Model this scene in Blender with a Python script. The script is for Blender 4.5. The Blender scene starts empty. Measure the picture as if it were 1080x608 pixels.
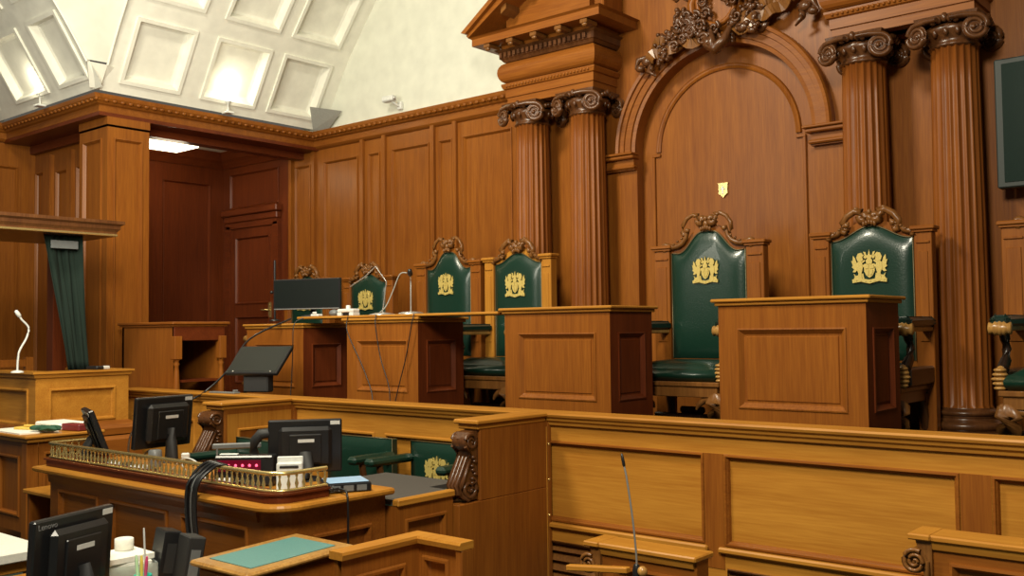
import bpy, math, random
from mathutils import Vector, Matrix
random.seed(7)
PI = math.pi
C = bpy.context.scene.collection
FZ = -1.6      # floor of the well (camera height is z = 0)
DZ = -0.72     # floor of the raised bench
# ------------------------------------------------------------------ materials
def new_mat(name):
    m = bpy.data.materials.new(name); m.use_nodes = True
    nt = m.node_tree; b = nt.nodes['Principled BSDF']
    return m, nt, b
def plain(name, col, rough=.5, metal=0, emit=None, es=0, coat=0, bump=0, bscale=60, trans=0):
    m, nt, b = new_mat(name)
    tc = nt.nodes.new('ShaderNodeTexCoord'); n = nt.nodes.new('ShaderNodeTexNoise')
    n.inputs['Scale'].default_value = bscale; n.inputs['Detail'].default_value = 3
    nt.links.new(tc.outputs['Object'], n.inputs['Vector'])
    r = nt.nodes.new('ShaderNodeValToRGB')
    r.color_ramp.elements[0].position = .3; r.color_ramp.elements[1].position = .7
    r.color_ramp.elements[0].color = (*[c*.93 for c in col], 1); r.color_ramp.elements[1].color = (*[min(1, c*1.05) for c in col], 1)
    nt.links.new(n.outputs['Fac'], r.inputs['Fac']); nt.links.new(r.outputs['Color'], b.inputs['Base Color'])
    b.inputs['Roughness'].default_value = rough; b.inputs['Metallic'].default_value = metal
    b.inputs['Coat Weight'].default_value = coat
    if trans: b.inputs['Transmission Weight'].default_value = trans
    if emit: b.inputs['Emission Color'].default_value = (*emit, 1); b.inputs['Emission Strength'].default_value = es
    if bump:
        bp = nt.nodes.new('ShaderNodeBump'); bp.inputs['Strength'].default_value = bump; bp.inputs['Distance'].default_value = .004
        nt.links.new(n.outputs['Fac'], bp.inputs['Height']); nt.links.new(bp.outputs['Normal'], b.inputs['Normal'])
    return m
def wood(name, c1, c2, axis='z', rough=.36, coat=.0, scale=1.0, spec=.22):
    m, nt, b = new_mat(name); N = nt.nodes.new; L = nt.links.new
    tc = N('ShaderNodeTexCoord'); mp = N('ShaderNodeMapping'); mp2 = N('ShaderNodeMapping')
    s = {'z': (14, 14, .9), 'x': (.9, 14, 14), 'y': (14, .9, 14)}[axis]
    mp.inputs['Scale'].default_value = [v*scale for v in s]; mp2.inputs['Scale'].default_value = [v*scale*7 if v > 1 else v*5*scale for v in s]
    L(tc.outputs['Object'], mp.inputs['Vector']); L(tc.outputs['Object'], mp2.inputs['Vector'])
    n1 = N('ShaderNodeTexNoise'); n1.inputs['Scale'].default_value = 1; n1.inputs['Detail'].default_value = 5; n1.inputs['Distortion'].default_value = .6
    n2 = N('ShaderNodeTexNoise'); n2.inputs['Scale'].default_value = 1; n2.inputs['Detail'].default_value = 4
    n3 = N('ShaderNodeTexNoise'); n3.inputs['Scale'].default_value = 1.3; n3.inputs['Detail'].default_value = 2
    L(mp.outputs[0], n1.inputs['Vector']); L(mp2.outputs[0], n2.inputs['Vector']); L(tc.outputs['Object'], n3.inputs['Vector'])
    a = N('ShaderNodeMath'); a.operation = 'MULTIPLY'; a.inputs[1].default_value = .45; L(n2.outputs['Fac'], a.inputs[0])
    d = N('ShaderNodeMath'); d.operation = 'MULTIPLY_ADD'; d.inputs[1].default_value = .4; L(n1.outputs['Fac'], d.inputs[0]); L(a.outputs[0], d.inputs[2])
    e = N('ShaderNodeMath'); e.operation = 'MULTIPLY_ADD'; e.inputs[1].default_value = .25; L(n3.outputs['Fac'], e.inputs[0]); L(d.outputs[0], e.inputs[2])
    r = N('ShaderNodeValToRGB'); r.color_ramp.elements[0].position = .38; r.color_ramp.elements[1].position = .7
    r.color_ramp.elements[0].color = (*c2, 1); r.color_ramp.elements[1].color = (*c1, 1)
    L(e.outputs[0], r.inputs['Fac']); L(r.outputs['Color'], b.inputs['Base Color'])
    b.inputs['Roughness'].default_value = rough; b.inputs['Coat Weight'].default_value = coat; b.inputs['Coat Roughness'].default_value = .25
    b.inputs['Specular IOR Level'].default_value = spec
    bp = N('ShaderNodeBump'); bp.inputs['Strength'].default_value = .12; bp.inputs['Distance'].default_value = .002
    L(n2.outputs['Fac'], bp.inputs['Height']); L(bp.outputs['Normal'], b.inputs['Normal'])
    return m
GOLD1, GOLD2 = (.50, .225, .032), (.34, .130, .016)  # three oak tones: uneven light on rail, wall and alcove put into colour
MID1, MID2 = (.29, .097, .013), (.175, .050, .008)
RED1, RED2 = (.15, .032, .008), (.085, .017, .005)  # darkest oak tone: shade of alcove, soffit and desk sides painted in
W = {
 'oak_x': wood('golden oak, level grain', GOLD1, GOLD2, 'x'),
 'oak_y': wood('golden oak, grain in depth', GOLD1, GOLD2, 'y'),
 'oak_z': wood('golden oak, upright grain', GOLD1, GOLD2, 'z'),
 'mid_z': wood('brown oak, upright grain', MID1, MID2, 'z'),
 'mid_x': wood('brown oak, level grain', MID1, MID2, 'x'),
 'mid_y': wood('brown oak, grain in depth', MID1, MID2, 'y'),
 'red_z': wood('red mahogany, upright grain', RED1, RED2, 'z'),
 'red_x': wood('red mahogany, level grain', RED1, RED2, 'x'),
 'col_z': wood('column oak', (.27, .086, .013), (.16, .044, .008), 'z'),
 'carve': wood('carved dark wood', (.13, .05, .016), (.055, .019, .007), 'z', rough=.3, coat=.5),
 'carve_lt': wood('carved waxed wood', (.24, .10, .024), (.12, .044, .011), 'z', rough=.3, coat=.3),
 'carve_gilt': wood('gilded carved wood', (.55, .30, .08), (.26, .12, .03), 'z', rough=.28, coat=.5),
 'black_wood': wood('blackened wood', (.03, .016, .01), (.015, .008, .005), 'z', rough=.25, coat=.5),
}
M = {
 'tvrim': plain('dark television rim', (.02, .028, .024), .55),
 'plaster': plain('white plaster', (.80, .79, .70), .8, bscale=8),
 'wallpaint': plain('white wall paint', (.66, .67, .58), .85, bscale=6),
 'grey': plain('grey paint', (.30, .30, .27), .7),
 'leather': plain('green leather', (.007, .032, .020), .30, coat=.2, bump=.25, bscale=90),
 'leather_dark': plain('dark green leather', (.006, .022, .015), .3, coat=.3, bump=.2, bscale=90),
 'piping': plain('dark bronze trim', (.12, .10, .05), .4, .5),
 'gold': plain('gold thread', (.62, .48, .14), .5, .25, bump=.4, bscale=300),
 'brass': plain('polished brass', (.85, .66, .27), .25, .85),
 'black': plain('black plastic', (.012, .012, .013), .32),
 'black_matt': plain('matt black plastic', (.02, .02, .02), .6),
 'screen': plain('dark screen', (.006, .009, .008), .35),
 'tv': plain('television screen', (.010, .022, .017), .15, coat=.4),
 'greyp': plain('grey plastic', (.16, .17, .17), .4),
 'silver': plain('silver metal', (.62, .62, .60), .3, .8),
 'white': plain('white plastic', (.68, .69, .66), .45),
 'paper': plain('white paper', (.86, .85, .76), .8),
 'yellow': plain('yellow paper', (.75, .52, .10), .7),
 'greenp': plain('green cloth', (.02, .085, .045), .7),
 'maroon': plain('dark red cover', (.18, .02, .02), .5),
 'blue': plain('pale blue casing', (.35, .55, .80), .35),
 'teal': plain('teal leather', (.09, .235, .225), .5, bump=.2, bscale=120),
 'deskgrey': plain('charcoal baize', (.065, .058, .050), .75),
 'red_led': plain('red indicator lamps', (.8, .05, .1), .4, emit=(1, .10, .2), es=2.0),
 'red_glass': plain('red lens', (.08, .0, .01), .3, emit=(.6, .0, .05), es=.10),
 'curtain': plain('green velvet', (.0025, .013, .007), .9),
 'lamp': plain('lit lamp diffuser', (.9, .85, .7), .5, emit=(1, .86, .56), es=7),
 'bulb': plain('lit bulb', (.9, .85, .7), .5, emit=(1, .84, .55), es=25),
 'pink': plain('pink pen', (.8, .1, .25), .4), 'yel': plain('yellow pen', (.85, .72, .12), .4),
 'grn': plain('turquoise pot', (.02, .42, .33), .4), 'lgrn': plain('pale green pen', (.55, .8, .5), .4),
 'clear': plain('clear acrylic', (.75, .82, .78), .15, trans=.6),
 'carpet': plain('dark green carpet', (.02, .035, .025), .95, bscale=200),
 'bluelogo': plain('pale grey lettering', (.22, .22, .22), .5),
}
# ------------------------------------------------------------------ mesh builder
class MB:
    def __init__(s): s.v = []; s.f = []; s.sm = []
    def add(s, vs, fs, smooth=False):
        o = len(s.v); s.v += [tuple(p) for p in vs]
        for f in fs: s.f.append(tuple(i+o for i in f)); s.sm.append(smooth)
        return s
    def box(s, x0, x1, y0, y1, z0, z1, c=0.0, M4=None):
        if x0 > x1: x0, x1 = x1, x0
        if y0 > y1: y0, y1 = y1, y0
        if z0 > z1: z0, z1 = z1, z0
        c = min(c, (x1-x0)*.45, (y1-y0)*.45, (z1-z0)*.45)
        if c <= 0:
            vs = [(x, y, z) for z in (z0, z1) for y in (y0, y1) for x in (x0, x1)]
            fs = [(0, 2, 3, 1), (4, 5, 7, 6), (0, 1, 5, 4), (2, 6, 7, 3), (0, 4, 6, 2), (1, 3, 7, 5)]
        else:
            vs = []; idx = {}
            for i in (0, 1):
                for j in (0, 1):
                    for k in (0, 1):
                        X = (x0, x1)[i]; Y = (y0, y1)[j]; Z = (z0, z1)[k]
                        sx, sy, sz = (c, -c)[i], (c, -c)[j], (c, -c)[k]
                        for a, p in enumerate(((X, Y+sy, Z+sz), (X+sx, Y, Z+sz), (X+sx, Y+sy, Z))):
                            idx[i, j, k, a] = len(vs); vs.append(p)
            g = lambda i, j, k, a: idx[i, j, k, a]
            fs = []
            for t in (0, 1):
                q = [g(t, 0, 0, 0), g(t, 1, 0, 0), g(t, 1, 1, 0), g(t, 0, 1, 0)]; fs.append(q if t else q[::-1])
                q = [g(0, t, 0, 1), g(0, t, 1, 1), g(1, t, 1, 1), g(1, t, 0, 1)]; fs.append(q if t else q[::-1])
                q = [g(0, 0, t, 2), g(1, 0, t, 2), g(1, 1, t, 2), g(0, 1, t, 2)]; fs.append(q if t else q[::-1])
            for a in (0, 1):
                for b in (0, 1):
                    def e(q, flip): fs.append(q[::-1] if flip else q)
                    e([g(0, a, b, 1), g(1, a, b, 1), g(1, a, b, 2), g(0, a, b, 2)], (a+b) % 2 == 1)
                    e([g(a, 0, b, 0), g(a, 1, b, 0), g(a, 1, b, 2), g(a, 0, b, 2)], (a+b) % 2 == 0)
                    e([g(a, b, 0, 0), g(a, b, 1, 0), g(a, b, 1, 1), g(a, b, 0, 1)], (a+b) % 2 == 1)
            for i in (0, 1):
                for j in (0, 1):
                    for k in (0, 1):
                        q = [g(i, j, k, 0), g(i, j, k, 1), g(i, j, k, 2)]
                        fs.append(q if (i+j+k) % 2 == 1 else q[::-1])
        if M4 is not None: vs = [M4 @ Vector(p) for p in vs]
        return s.add(vs, fs)
    def lathe(s, prof, seg=24, M4=None, cx=0, cy=0, cap=True, rf=None):
        vs = []; n = len(prof)
        for k in range(seg):
            a = 2*PI*k/seg
            for r, z in prof:
                rr = r*(rf(a, z) if rf else 1)
                vs.append((cx+rr*math.cos(a), cy+rr*math.sin(a), z))
        fs = [(k*n+i, ((k+1) % seg)*n+i, ((k+1) % seg)*n+i+1, k*n+i+1) for k in range(seg) for i in range(n-1)]
        if M4 is not None: vs = [M4 @ Vector(p) for p in vs]
        s.add(vs, fs, True)
        if cap:
            s.add([vs[k*n] for k in range(seg)][::-1], [tuple(range(seg))]); s.add([vs[k*n+n-1] for k in range(seg)], [tuple(range(seg))])
        return s
    def tube(s, pts, r, seg=8, flat=1.0, up=Vector((0, 0, 1))):
        pts = [Vector(p) for p in pts]; n = len(pts)
        rs = r if isinstance(r, (list, tuple)) else [r]*n
        vs = []
        for i, p in enumerate(pts):
            t = (pts[min(i+1, n-1)]-pts[max(i-1, 0)])
            if t.length < 1e-9: t = Vector((0, 0, 1))
            t.normalize(); u = up
            if abs(t.dot(u)) > .98: u = Vector((1, 0, 0)) if abs(t.x) < .9 else Vector((0, 1, 0))
            a = t.cross(u).normalized(); b = a.cross(t).normalized()
            for k in range(seg):
                q = 2*PI*k/seg
                vs.append(p+a*math.cos(q)*rs[i]*flat+b*math.sin(q)*rs[i])
        fs = [(i*seg+k, i*seg+(k+1) % seg, (i+1)*seg+(k+1) % seg, (i+1)*seg+k) for i in range(n-1) for k in range(seg)]
        s.add(vs, fs, True); s.add(vs[:seg][::-1], [tuple(range(seg))]); s.add(vs[-seg:], [tuple(range(seg))])
        return s
    def ball(s, c, r, seg=10, rings=6, M4=None):
        rx, ry, rz = r if isinstance(r, (list, tuple)) else (r, r, r)
        vs = [(c[0], c[1], c[2]-rz)]
        for i in range(1, rings):
            t = PI*i/rings-PI/2
            for k in range(seg):
                a = 2*PI*k/seg; vs.append((c[0]+rx*math.cos(t)*math.cos(a), c[1]+ry*math.cos(t)*math.sin(a), c[2]+rz*math.sin(t)))
        vs.append((c[0], c[1], c[2]+rz)); L = len(vs)-1
        fs = [(0, 1+(k+1) % seg, 1+k) for k in range(seg)]
        fs += [(1+i*seg+k, 1+i*seg+(k+1) % seg, 1+(i+1)*seg+(k+1) % seg, 1+(i+1)*seg+k) for i in range(rings-2) for k in range(seg)]
        fs += [(1+(rings-2)*seg+k, 1+(rings-2)*seg+(k+1) % seg, L) for k in range(seg)]
        if M4 is not None: vs = [M4 @ Vector(p) for p in vs]
        return s.add(vs, fs, True)
    def prism(s, poly, f0, f1):
        """poly: 2D points; f0/f1 map a 2D point to the two end faces"""
        n = len(poly); a = [f0(*p) for p in poly]; b = [f1(*p) for p in poly]
        s.add(a+b, [tuple(range(n))[::-1], tuple(range(n, 2*n))]+[(i, (i+1) % n, n+(i+1) % n, n+i) for i in range(n)])
        return s
    def mould(s, prof, path, closed=False, smooth=False):
        """sweep a closed profile [(outward, z)] along a plan path [(x, y)]; outward is to the right of travel"""
        n = len(path); P = [Vector((p[0], p[1])) for p in path]; rings = []
        for i in range(n):
            if closed: d0 = (P[i]-P[i-1]).normalized(); d1 = (P[(i+1) % n]-P[i]).normalized()
            else:
                d0 = (P[i]-P[i-1]).normalized() if i else (P[1]-P[0]).normalized()
                d1 = (P[i+1]-P[i]).normalized() if i < n-1 else d0
            n0 = Vector((d0.y, -d0.x)); n1 = Vector((d1.y, -d1.x)); m = (n0+n1).normalized(); k = 1/max(.3, m.dot(n0))
            rings.append([(P[i].x+m.x*o*k, P[i].y+m.y*o*k, z) for o, z in prof])
        q = len(prof); vs = [v for r in rings for v in r]
        cnt = n if closed else n-1
        s.add(vs, [(i*q+j, i*q+(j+1) % q, ((i+1) % n)*q+(j+1) % q, ((i+1) % n)*q+j) for i in range(cnt) for j in range(q)], smooth)
        if not closed: s.add(rings[0], [tuple(range(q))[::-1]]); s.add(rings[-1], [tuple(range(q))])
        return s
    def panelled(s, f, u0, u1, v0, v1, holes, rings):
        """tile a surface f(u,v,depth) and sink/raise a moulded panel in each hole"""
        us = sorted({u0, u1, *[h[0] for h in holes], *[h[1] for h in holes]}); vs_ = sorted({v0, v1, *[h[2] for h in holes], *[h[3] for h in holes]})
        for i in range(len(us)-1):
            for j in range(len(vs_)-1):
                a, b, c, d = us[i], us[i+1], vs_[j], vs_[j+1]; mu, mv = (a+b)/2, (c+d)/2
                if any(h[0] < mu < h[1] and h[2] < mv < h[3] for h in holes): continue
                s.add([f(a, c, 0), f(b, c, 0), f(b, d, 0), f(a, d, 0)], [(0, 1, 2, 3)])
        for h in holes:
            prev = None
            for ins, dep in [(0, 0)]+list(rings):
                k = [(h[0]+ins, h[2]+ins), (h[1]-ins, h[2]+ins), (h[1]-ins, h[3]-ins), (h[0]+ins, h[3]-ins)]
                cur = [f(a, b, dep) for a, b in k]
                if prev: s.add(prev+cur, [(i, (i+1) % 4, 4+(i+1) % 4, 4+i) for i in range(4)])
                prev = cur
            s.add(prev, [(0, 1, 2, 3)])
        return s
    def build(s, name, mat, parent=None, bevel=0, loc=None):
        me = bpy.data.meshes.new(name); me.from_pydata(s.v, [], s.f); me.validate()
        me.polygons.foreach_set('use_smooth', s.sm[:len(me.polygons)] if len(s.sm) >= len(me.polygons) else [False]*len(me.polygons))
        me.materials.append(mat); me.update()
        o = bpy.data.objects.new(name, me); C.objects.link(o)
        if parent is not None: o.parent = parent
        if loc is not None: o.location = loc
        if bevel:
            b = o.modifiers.new('edge', 'BEVEL'); b.width = bevel; b.segments = 2; b.limit_method = 'ANGLE'
        return o
def tag(o, label, cat, group=None):
    o['label'] = label; o['category'] = cat
    if group: o['group'] = group
    return o
def thing(name, label, cat, loc=(0, 0, 0), rz=0, group=None):
    o = bpy.data.objects.new(name, None); C.objects.link(o); o.location = loc; o.rotation_euler = (0, 0, rz)
    o.empty_display_size = .1
    return tag(o, label, cat, group)
def struct(name, mb, mat, bevel=0):
    o = mb.build(name, mat, None, bevel); o['kind'] = 'structure'; return o
def dup(root, loc, rz, label, group=None, name=None):
    r = root.copy(); C.objects.link(r); r.location = loc; r.rotation_euler = (0, 0, rz); r['label'] = label
    if group: r['group'] = group
    for ch in list(root.children):
        c = ch.copy(); C.objects.link(c); c.parent = r
        for g in list(ch.children):
            d = g.copy(); C.objects.link(d); d.parent = c
    return r
def toward(x, y): return math.atan2(-x, y)     # rz that turns local -Y to the viewer
# panel profiles (inset, depth into the wall positive)
def fy(y):       # a face looking to -y
    return lambda u, v, d: (u, y+d, v)
def fx(x):       # a face looking to +x
    return lambda u, v, d: (x-d, u, v)
SUNK = [(.0, -.012), (.010, -.014), (.022, .004), (.028, .016), (.034, .016)]
FIELD = [(.0, -.008), (.012, -.010), (.024, .012), (.030, .012), (.075, .000), (.080, -.001)]
DESK = [(.0, -.006), (.008, -.008), (.034, .018), (.046, .018), (.050, .012), (.052, .012)]
def arc(cx, cz, r, a0, a1, n): return [(cx+r*math.cos(a0+(a1-a0)*i/n), cz+r*math.sin(a0+(a1-a0)*i/n)) for i in range(n+1)]
def spiral(cx, cz, r0, r1, a0, turns, n=28):
    out = []
    for i in range(n+1):
        t = i/n; r = r0*(1-t)+r1*t; a = a0+turns*2*PI*t; out.append((cx+r*math.cos(a), cz+r*math.sin(a)))
    return out

# ================================================================== THE ROOM
XC, YC, ZC = -8.64, 4.375, 2.23       # corner of the cornice and its height
R_, A0_ = 6.0, math.radians(63)
def prof_(s): return (R_*(math.sin(A0_)-math.sin(A0_-s/R_)), R_*(math.cos(A0_-s/R_)-math.cos(A0_)))
def vA(u, v, d):   # springs from the left beam, runs to the back wall
    a, h = prof_(v); t = A0_-v/R_; n = (-math.sin(t), math.cos(t)); return (XC+a+n[0]*d, u, ZC+.02+h+n[1]*d)
def prof_(s): 
    t = A0_-s/R_; return (R_*(math.sin(A0_)-math.sin(t)), R_*(math.cos(t)-math.cos(A0_)))
def vA(u, v, d):
    a, h = prof_(v); t = A0_-v/R_
    return (XC+a-math.sin(t)*d, u, ZC+.02+h+math.cos(t)*d)
def vB(u, v, d):
    a, h = prof_(v); t = A0_-v/R_
    return (u, YC-a+math.sin(t)*d, ZC+.02+h+math.cos(t)*d)
COF = [(.0, -.02), (.035, -.02), (.05, .02), (.06, .05), (.085, .06), (.09, .06)]
rows = [(.10+.84*k, .75+.84*k) for k in range(4)]
m = MB(); m.panelled(vA, 4.42, 7.02, 0, 3.45, [(a, b, s0, s1) for a, b in ((4.58, 5.20), (5.42, 6.06), (6.21, 6.84)) for s0, s1 in rows], COF)
struct('ceiling', m, M['plaster'])
m = MB(); m.panelled(vB, -12.2, -8.50, 0, 3.45, [(a, b, s0, s1) for a, b in ((-9.20, -8.63), (-10.12, -9.42), (-11.2, -10.55)) for s0, s1 in rows], COF)
struct('ceiling', m, M['plaster'])
# smooth pendentive between the two vaults
m = MB(); n = 24; q_ = 10; vs = []
for i in range(n+1):
    sv = .27+3.2*i/n; A = Vector(vA(4.42, sv, -.035)); B = Vector(vB(-8.50, sv, -.035)); vs += [B.lerp(A, j/q_) for j in range(q_+1)]
m.add(vs, [(i*(q_+1)+j, i*(q_+1)+j+1, (i+1)*(q_+1)+j+1, (i+1)*(q_+1)+j) for i in range(n) for j in range(q_)], True)
struct('ceiling', m, M['wallpaint'])
m = MB()   # little tapered corbel under it and its two raised edges
A = Vector(vA(4.42, .25, -.03)); B = Vector(vB(-8.50, .25, -.03)); c = Vector((XC+.03, YC-.03, ZC+.03))
top = [B+Vector((0, .0, 0)), A, A+Vector((-.04, .12, 0)), B+Vector((-.12, .05, 0))]
bot = [c+Vector((-.05, -.01, 0)), c+Vector((.01, .06, 0)), c+Vector((-.05, .1, 0)), c+Vector((-.1, .05, 0))]
m.add(top+bot, [(3, 2, 1, 0), (4, 5, 6, 7), (0, 1, 5, 4), (1, 2, 6, 5), (2, 3, 7, 6), (3, 0, 4, 7)])
for P, sgn in ((lambda s: Vector(vA(4.42, s, -.035)), 1), (lambda s: Vector(vB(-8.50, s, -.035)), 1)):
    m.tube([P(.25+3.2*i/16) for i in range(17)], .012, 6)
struct('trim_1', m, M['plaster'])
# grey triangular corbels at the springing of the vault
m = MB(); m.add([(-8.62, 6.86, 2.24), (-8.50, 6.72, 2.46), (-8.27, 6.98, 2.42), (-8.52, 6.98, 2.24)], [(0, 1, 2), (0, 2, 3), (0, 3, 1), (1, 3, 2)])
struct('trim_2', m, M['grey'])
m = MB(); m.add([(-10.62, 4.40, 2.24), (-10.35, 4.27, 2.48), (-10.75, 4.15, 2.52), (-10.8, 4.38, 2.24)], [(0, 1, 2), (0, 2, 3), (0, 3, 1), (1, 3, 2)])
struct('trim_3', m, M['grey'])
# white lunette above the cornice, with the vault rib in front of it
m = MB(); m.add([(-9.0, 7.02, 2.1), (0.6, 7.02, 2.1), (0.6, 7.02, 6.2), (-9.0, 7.02, 6.2)], [(0, 1, 2, 3)])
struct('wall_back', m, M['wallpaint'])
# cornice: along the left front, the left beam, then the back wall
CP = [(0, 2.04), (.03, 2.05), (.045, 2.06), (.06, 2.075), (.06, 2.135), (.085, 2.145), (.10, 2.165), (.115, 2.165), (.135, 2.19), (.14, 2.225), (0, 2.235)]
m = MB(); m.mould(CP, [(-10.75, 3.2), (-10.75, YC+.14), (XC-.14, YC+.14), (XC-.14, 7.01), (-4.95, 7.01)][1:] if False else [(-10.75, 3.0), (-10.75, YC+.14), (XC-.14, YC+.14), (XC-.14, 7.01), (-5.0, 7.01)])
for i in range(46):    # egg-and-dart bumps under the cornice lip
    m.ball((-8.6+i*.08, 6.885, 2.175), (.028, .014, .02), 6, 4)
for i in range(32): m.ball((XC-.022, 4.5+i*.08, 2.175), (.014, .028, .02), 6, 4)
for i in range(26): m.ball((-8.66-i*.08, YC+.022, 2.175), (.028, .014, .02), 6, 4)
struct('trim_4', m, W['mid_x'])
# beam below the cornice over the alcove, and soffit
m = MB(); m.box(-9.10, -8.96, 4.6, 7.0, 1.965, 2.05); m.box(-9.12, -8.70, 4.45, 7.0, 2.035, 2.07); m.box(-10.76, -9.121, 4.45, 4.95, 2.036, 2.07); m.box(-10.76, -9.0, 4.72, 4.82, 1.95, 2.05)
struct('trim_5', m, W['red_x'])  # shade under the cornice put into the dark wood tone
m = MB(); m.panelled(fx(-10.74), 3.0, 4.78, FZ, 2.04, [(3.2, 4.6, -.9, 1.8)], SUNK); struct('wall_left', m, W['mid_z'])
# back wall panelling
bw = MB(); px_ = [(-8.60, -8.03), (-7.50, -6.95), (-6.49, -5.86)]; nar = [(-7.87, -7.68), (-6.82, -6.63), (-9.12, -8.84)]
bw.panelled(fy(7.0), -9.22, -5.2, DZ, 2.1, [(a, b, -.10, 1.90) for a, b in px_+nar]+[(a, b, -.62, -.22) for a, b in px_+nar], SUNK)
for x0, x1 in ((-7.97, -7.575), (-6.91, -6.555), (-9.2, -8.74)):   # proud pilaster strips as side fillets
    bw.box(x0, x0+.05, 6.965, 7.0, DZ, 2.06); bw.box(x1-.05, x1, 6.965, 7.0, DZ, 2.06)
struct('wall_back', bw, W['mid_z'])
# alcove
m = MB()
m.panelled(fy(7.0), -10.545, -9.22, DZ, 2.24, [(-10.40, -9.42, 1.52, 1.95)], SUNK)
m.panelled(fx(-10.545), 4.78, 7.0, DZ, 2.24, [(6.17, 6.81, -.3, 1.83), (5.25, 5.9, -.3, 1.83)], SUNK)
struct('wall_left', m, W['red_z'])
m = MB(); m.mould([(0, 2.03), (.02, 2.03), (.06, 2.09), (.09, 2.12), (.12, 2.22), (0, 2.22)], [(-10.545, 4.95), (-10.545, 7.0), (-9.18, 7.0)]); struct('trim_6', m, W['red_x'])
m = MB(); m.box(-10.6, -9.1, 4.8, 7.02, 2.22, 2.26); struct('ceiling', m, M['plaster'])
# door in the alcove
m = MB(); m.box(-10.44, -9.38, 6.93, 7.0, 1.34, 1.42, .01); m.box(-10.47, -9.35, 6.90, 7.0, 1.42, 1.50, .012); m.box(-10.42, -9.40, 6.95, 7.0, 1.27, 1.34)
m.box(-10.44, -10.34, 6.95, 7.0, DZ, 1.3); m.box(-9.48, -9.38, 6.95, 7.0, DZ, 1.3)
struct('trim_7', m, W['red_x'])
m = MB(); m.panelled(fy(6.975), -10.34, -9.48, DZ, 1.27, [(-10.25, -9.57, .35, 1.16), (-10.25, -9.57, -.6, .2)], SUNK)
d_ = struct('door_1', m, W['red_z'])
m = MB(); m.tube([(-9.56, 6.96, .27), (-9.56, 6.92, .27), (-9.66, 6.92, .27)], .010); m.box(-9.585, -9.535, 6.965, 6.974, .18, .36); m.build('door_handle', M['brass'], d_)
# wall to the left of the pillar
m = MB(); m.panelled(fy(4.78), -10.75, -9.2, FZ, 1.95, [(-10.72, -10.5, -.9, 1.75), (-10.25, -9.98, -.9, 1.72), (-9.80, -9.35, -.9, 1.72)], SUNK)
m.box(-10.45, -10.30, 4.73, 4.78, FZ, 1.9); m.box(-9.95, -9.84, 4.74, 4.78, FZ, 1.9)
struct('wall_left', m, W['mid_z'])
# pillar
p = thing('wooden_pillar', 'square panelled oak pillar carrying the corner of the cornice', 'pillar', (-8.97, 4.74, FZ))
m = MB(); f1 = lambda u, v, d: (u, -.21+d, v); f2 = lambda u, v, d: (.27-d, u, v); f3 = lambda u, v, d: (-u, .21-d, v)
H = 1.96-FZ
m.panelled(f1, -.27, .27, 0, H, [(-.19, .17, .3, H-.12)], SUNK); m.panelled(f2, -.21, .21, 0, H, [(-.15, .14, .3, H-.12)], SUNK); m.panelled(f3, -.27, .27, 0, H, [], SUNK)
m.panelled(lambda u, v, d: (-.27+d, -u, v), -.21, .21, 0, H, [], SUNK)
m.build('shaft', W['mid_z'], p)
m = MB(); m.mould([(0, H-.02), (.015, H-.02), (.03, H+.01), (.03, H+.03), (0, H+.03)], [(.27, -.21), (.27, .21), (-.27, .21), (-.27, -.21)][::-1], True); m.box(-.275, .275, -.215, .215, H+.001, H+.074)
m.build('capital', W['mid_z'], p)
# floors
m = MB(); m.box(-11.5, 1.5, -.5, 4.5, FZ-.1, FZ); struct('floor', m, M['carpet'])
m = MB(); m.box(-10.7, 1.5, 4.5, 7.1, FZ, DZ); struct('floor', m, M['carpet'])
# ------------------------------------------------------------------ the great niche wall
YP = 6.9; ACX = -3.66; ZS = 1.46; RO = .765
m = MB(); n = 40
pts = arc(ACX, ZS, RO, PI, 0, n)
Ltop = 3.5
for i in range(n):
    (xa, za), (xb, zb) = pts[i], pts[i+1]
    m.add([(xa, YP, za), (xb, YP, zb), (xb, YP, Ltop), (xa, YP, Ltop)], [(0, 1, 2, 3)])
    m.add([(xa, YP, za), (xa, 7.0, za), (xb, 7.0, zb), (xb, YP, zb)], [(0, 1, 2, 3)])
m.add([(-5.0, YP, 1.98), (ACX-RO, YP, 1.98), (ACX-RO, YP, Ltop), (-5.0, YP, Ltop)], [(0, 1, 2, 3)])
m.add([(ACX+RO, YP, 2.0), (1.5, YP, 2.0), (1.5, YP, Ltop), (ACX+RO, YP, Ltop)], [(0, 1, 2, 3)])
m.add([(-5.0, YP, 1.9), (-5.0, 7.02, 1.9), (-5.0, 7.02, Ltop), (-5.0, YP, Ltop)], [(0, 3, 2, 1)])
m.panelled(fy(YP), -5.72, ACX-RO, DZ, 1.98, [], SUNK)
m.panelled(fy(YP), ACX+RO, -1.36, DZ, 2.0, [], SUNK)
for x, s in ((ACX-RO, 1), (ACX+RO, -1)): m.add([(x, YP, DZ), (x, 7.0, DZ), (x, 7.0, ZS), (x, YP, ZS)], [(0, 1, 2, 3)])
m.panelled(fy(7.0), ACX-RO-.01, ACX+RO+.01, DZ, ZS+RO+.02, [], SUNK)
struct('wall_back', m, W['mid_z'])
m = MB(); m.panelled(fy(6.97), -1.36, 1.5, DZ, 3.5, [(-1.60+.02, -.9, -.2, .50), (-1.26, -.2, .86, 2.0), (-1.5+.02, .9, 2.15, 3.0)][1:2]+[(-1.26, -.2, -.2, .55)], SUNK); struct('wall_right', m, W['mid_z'])
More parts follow.
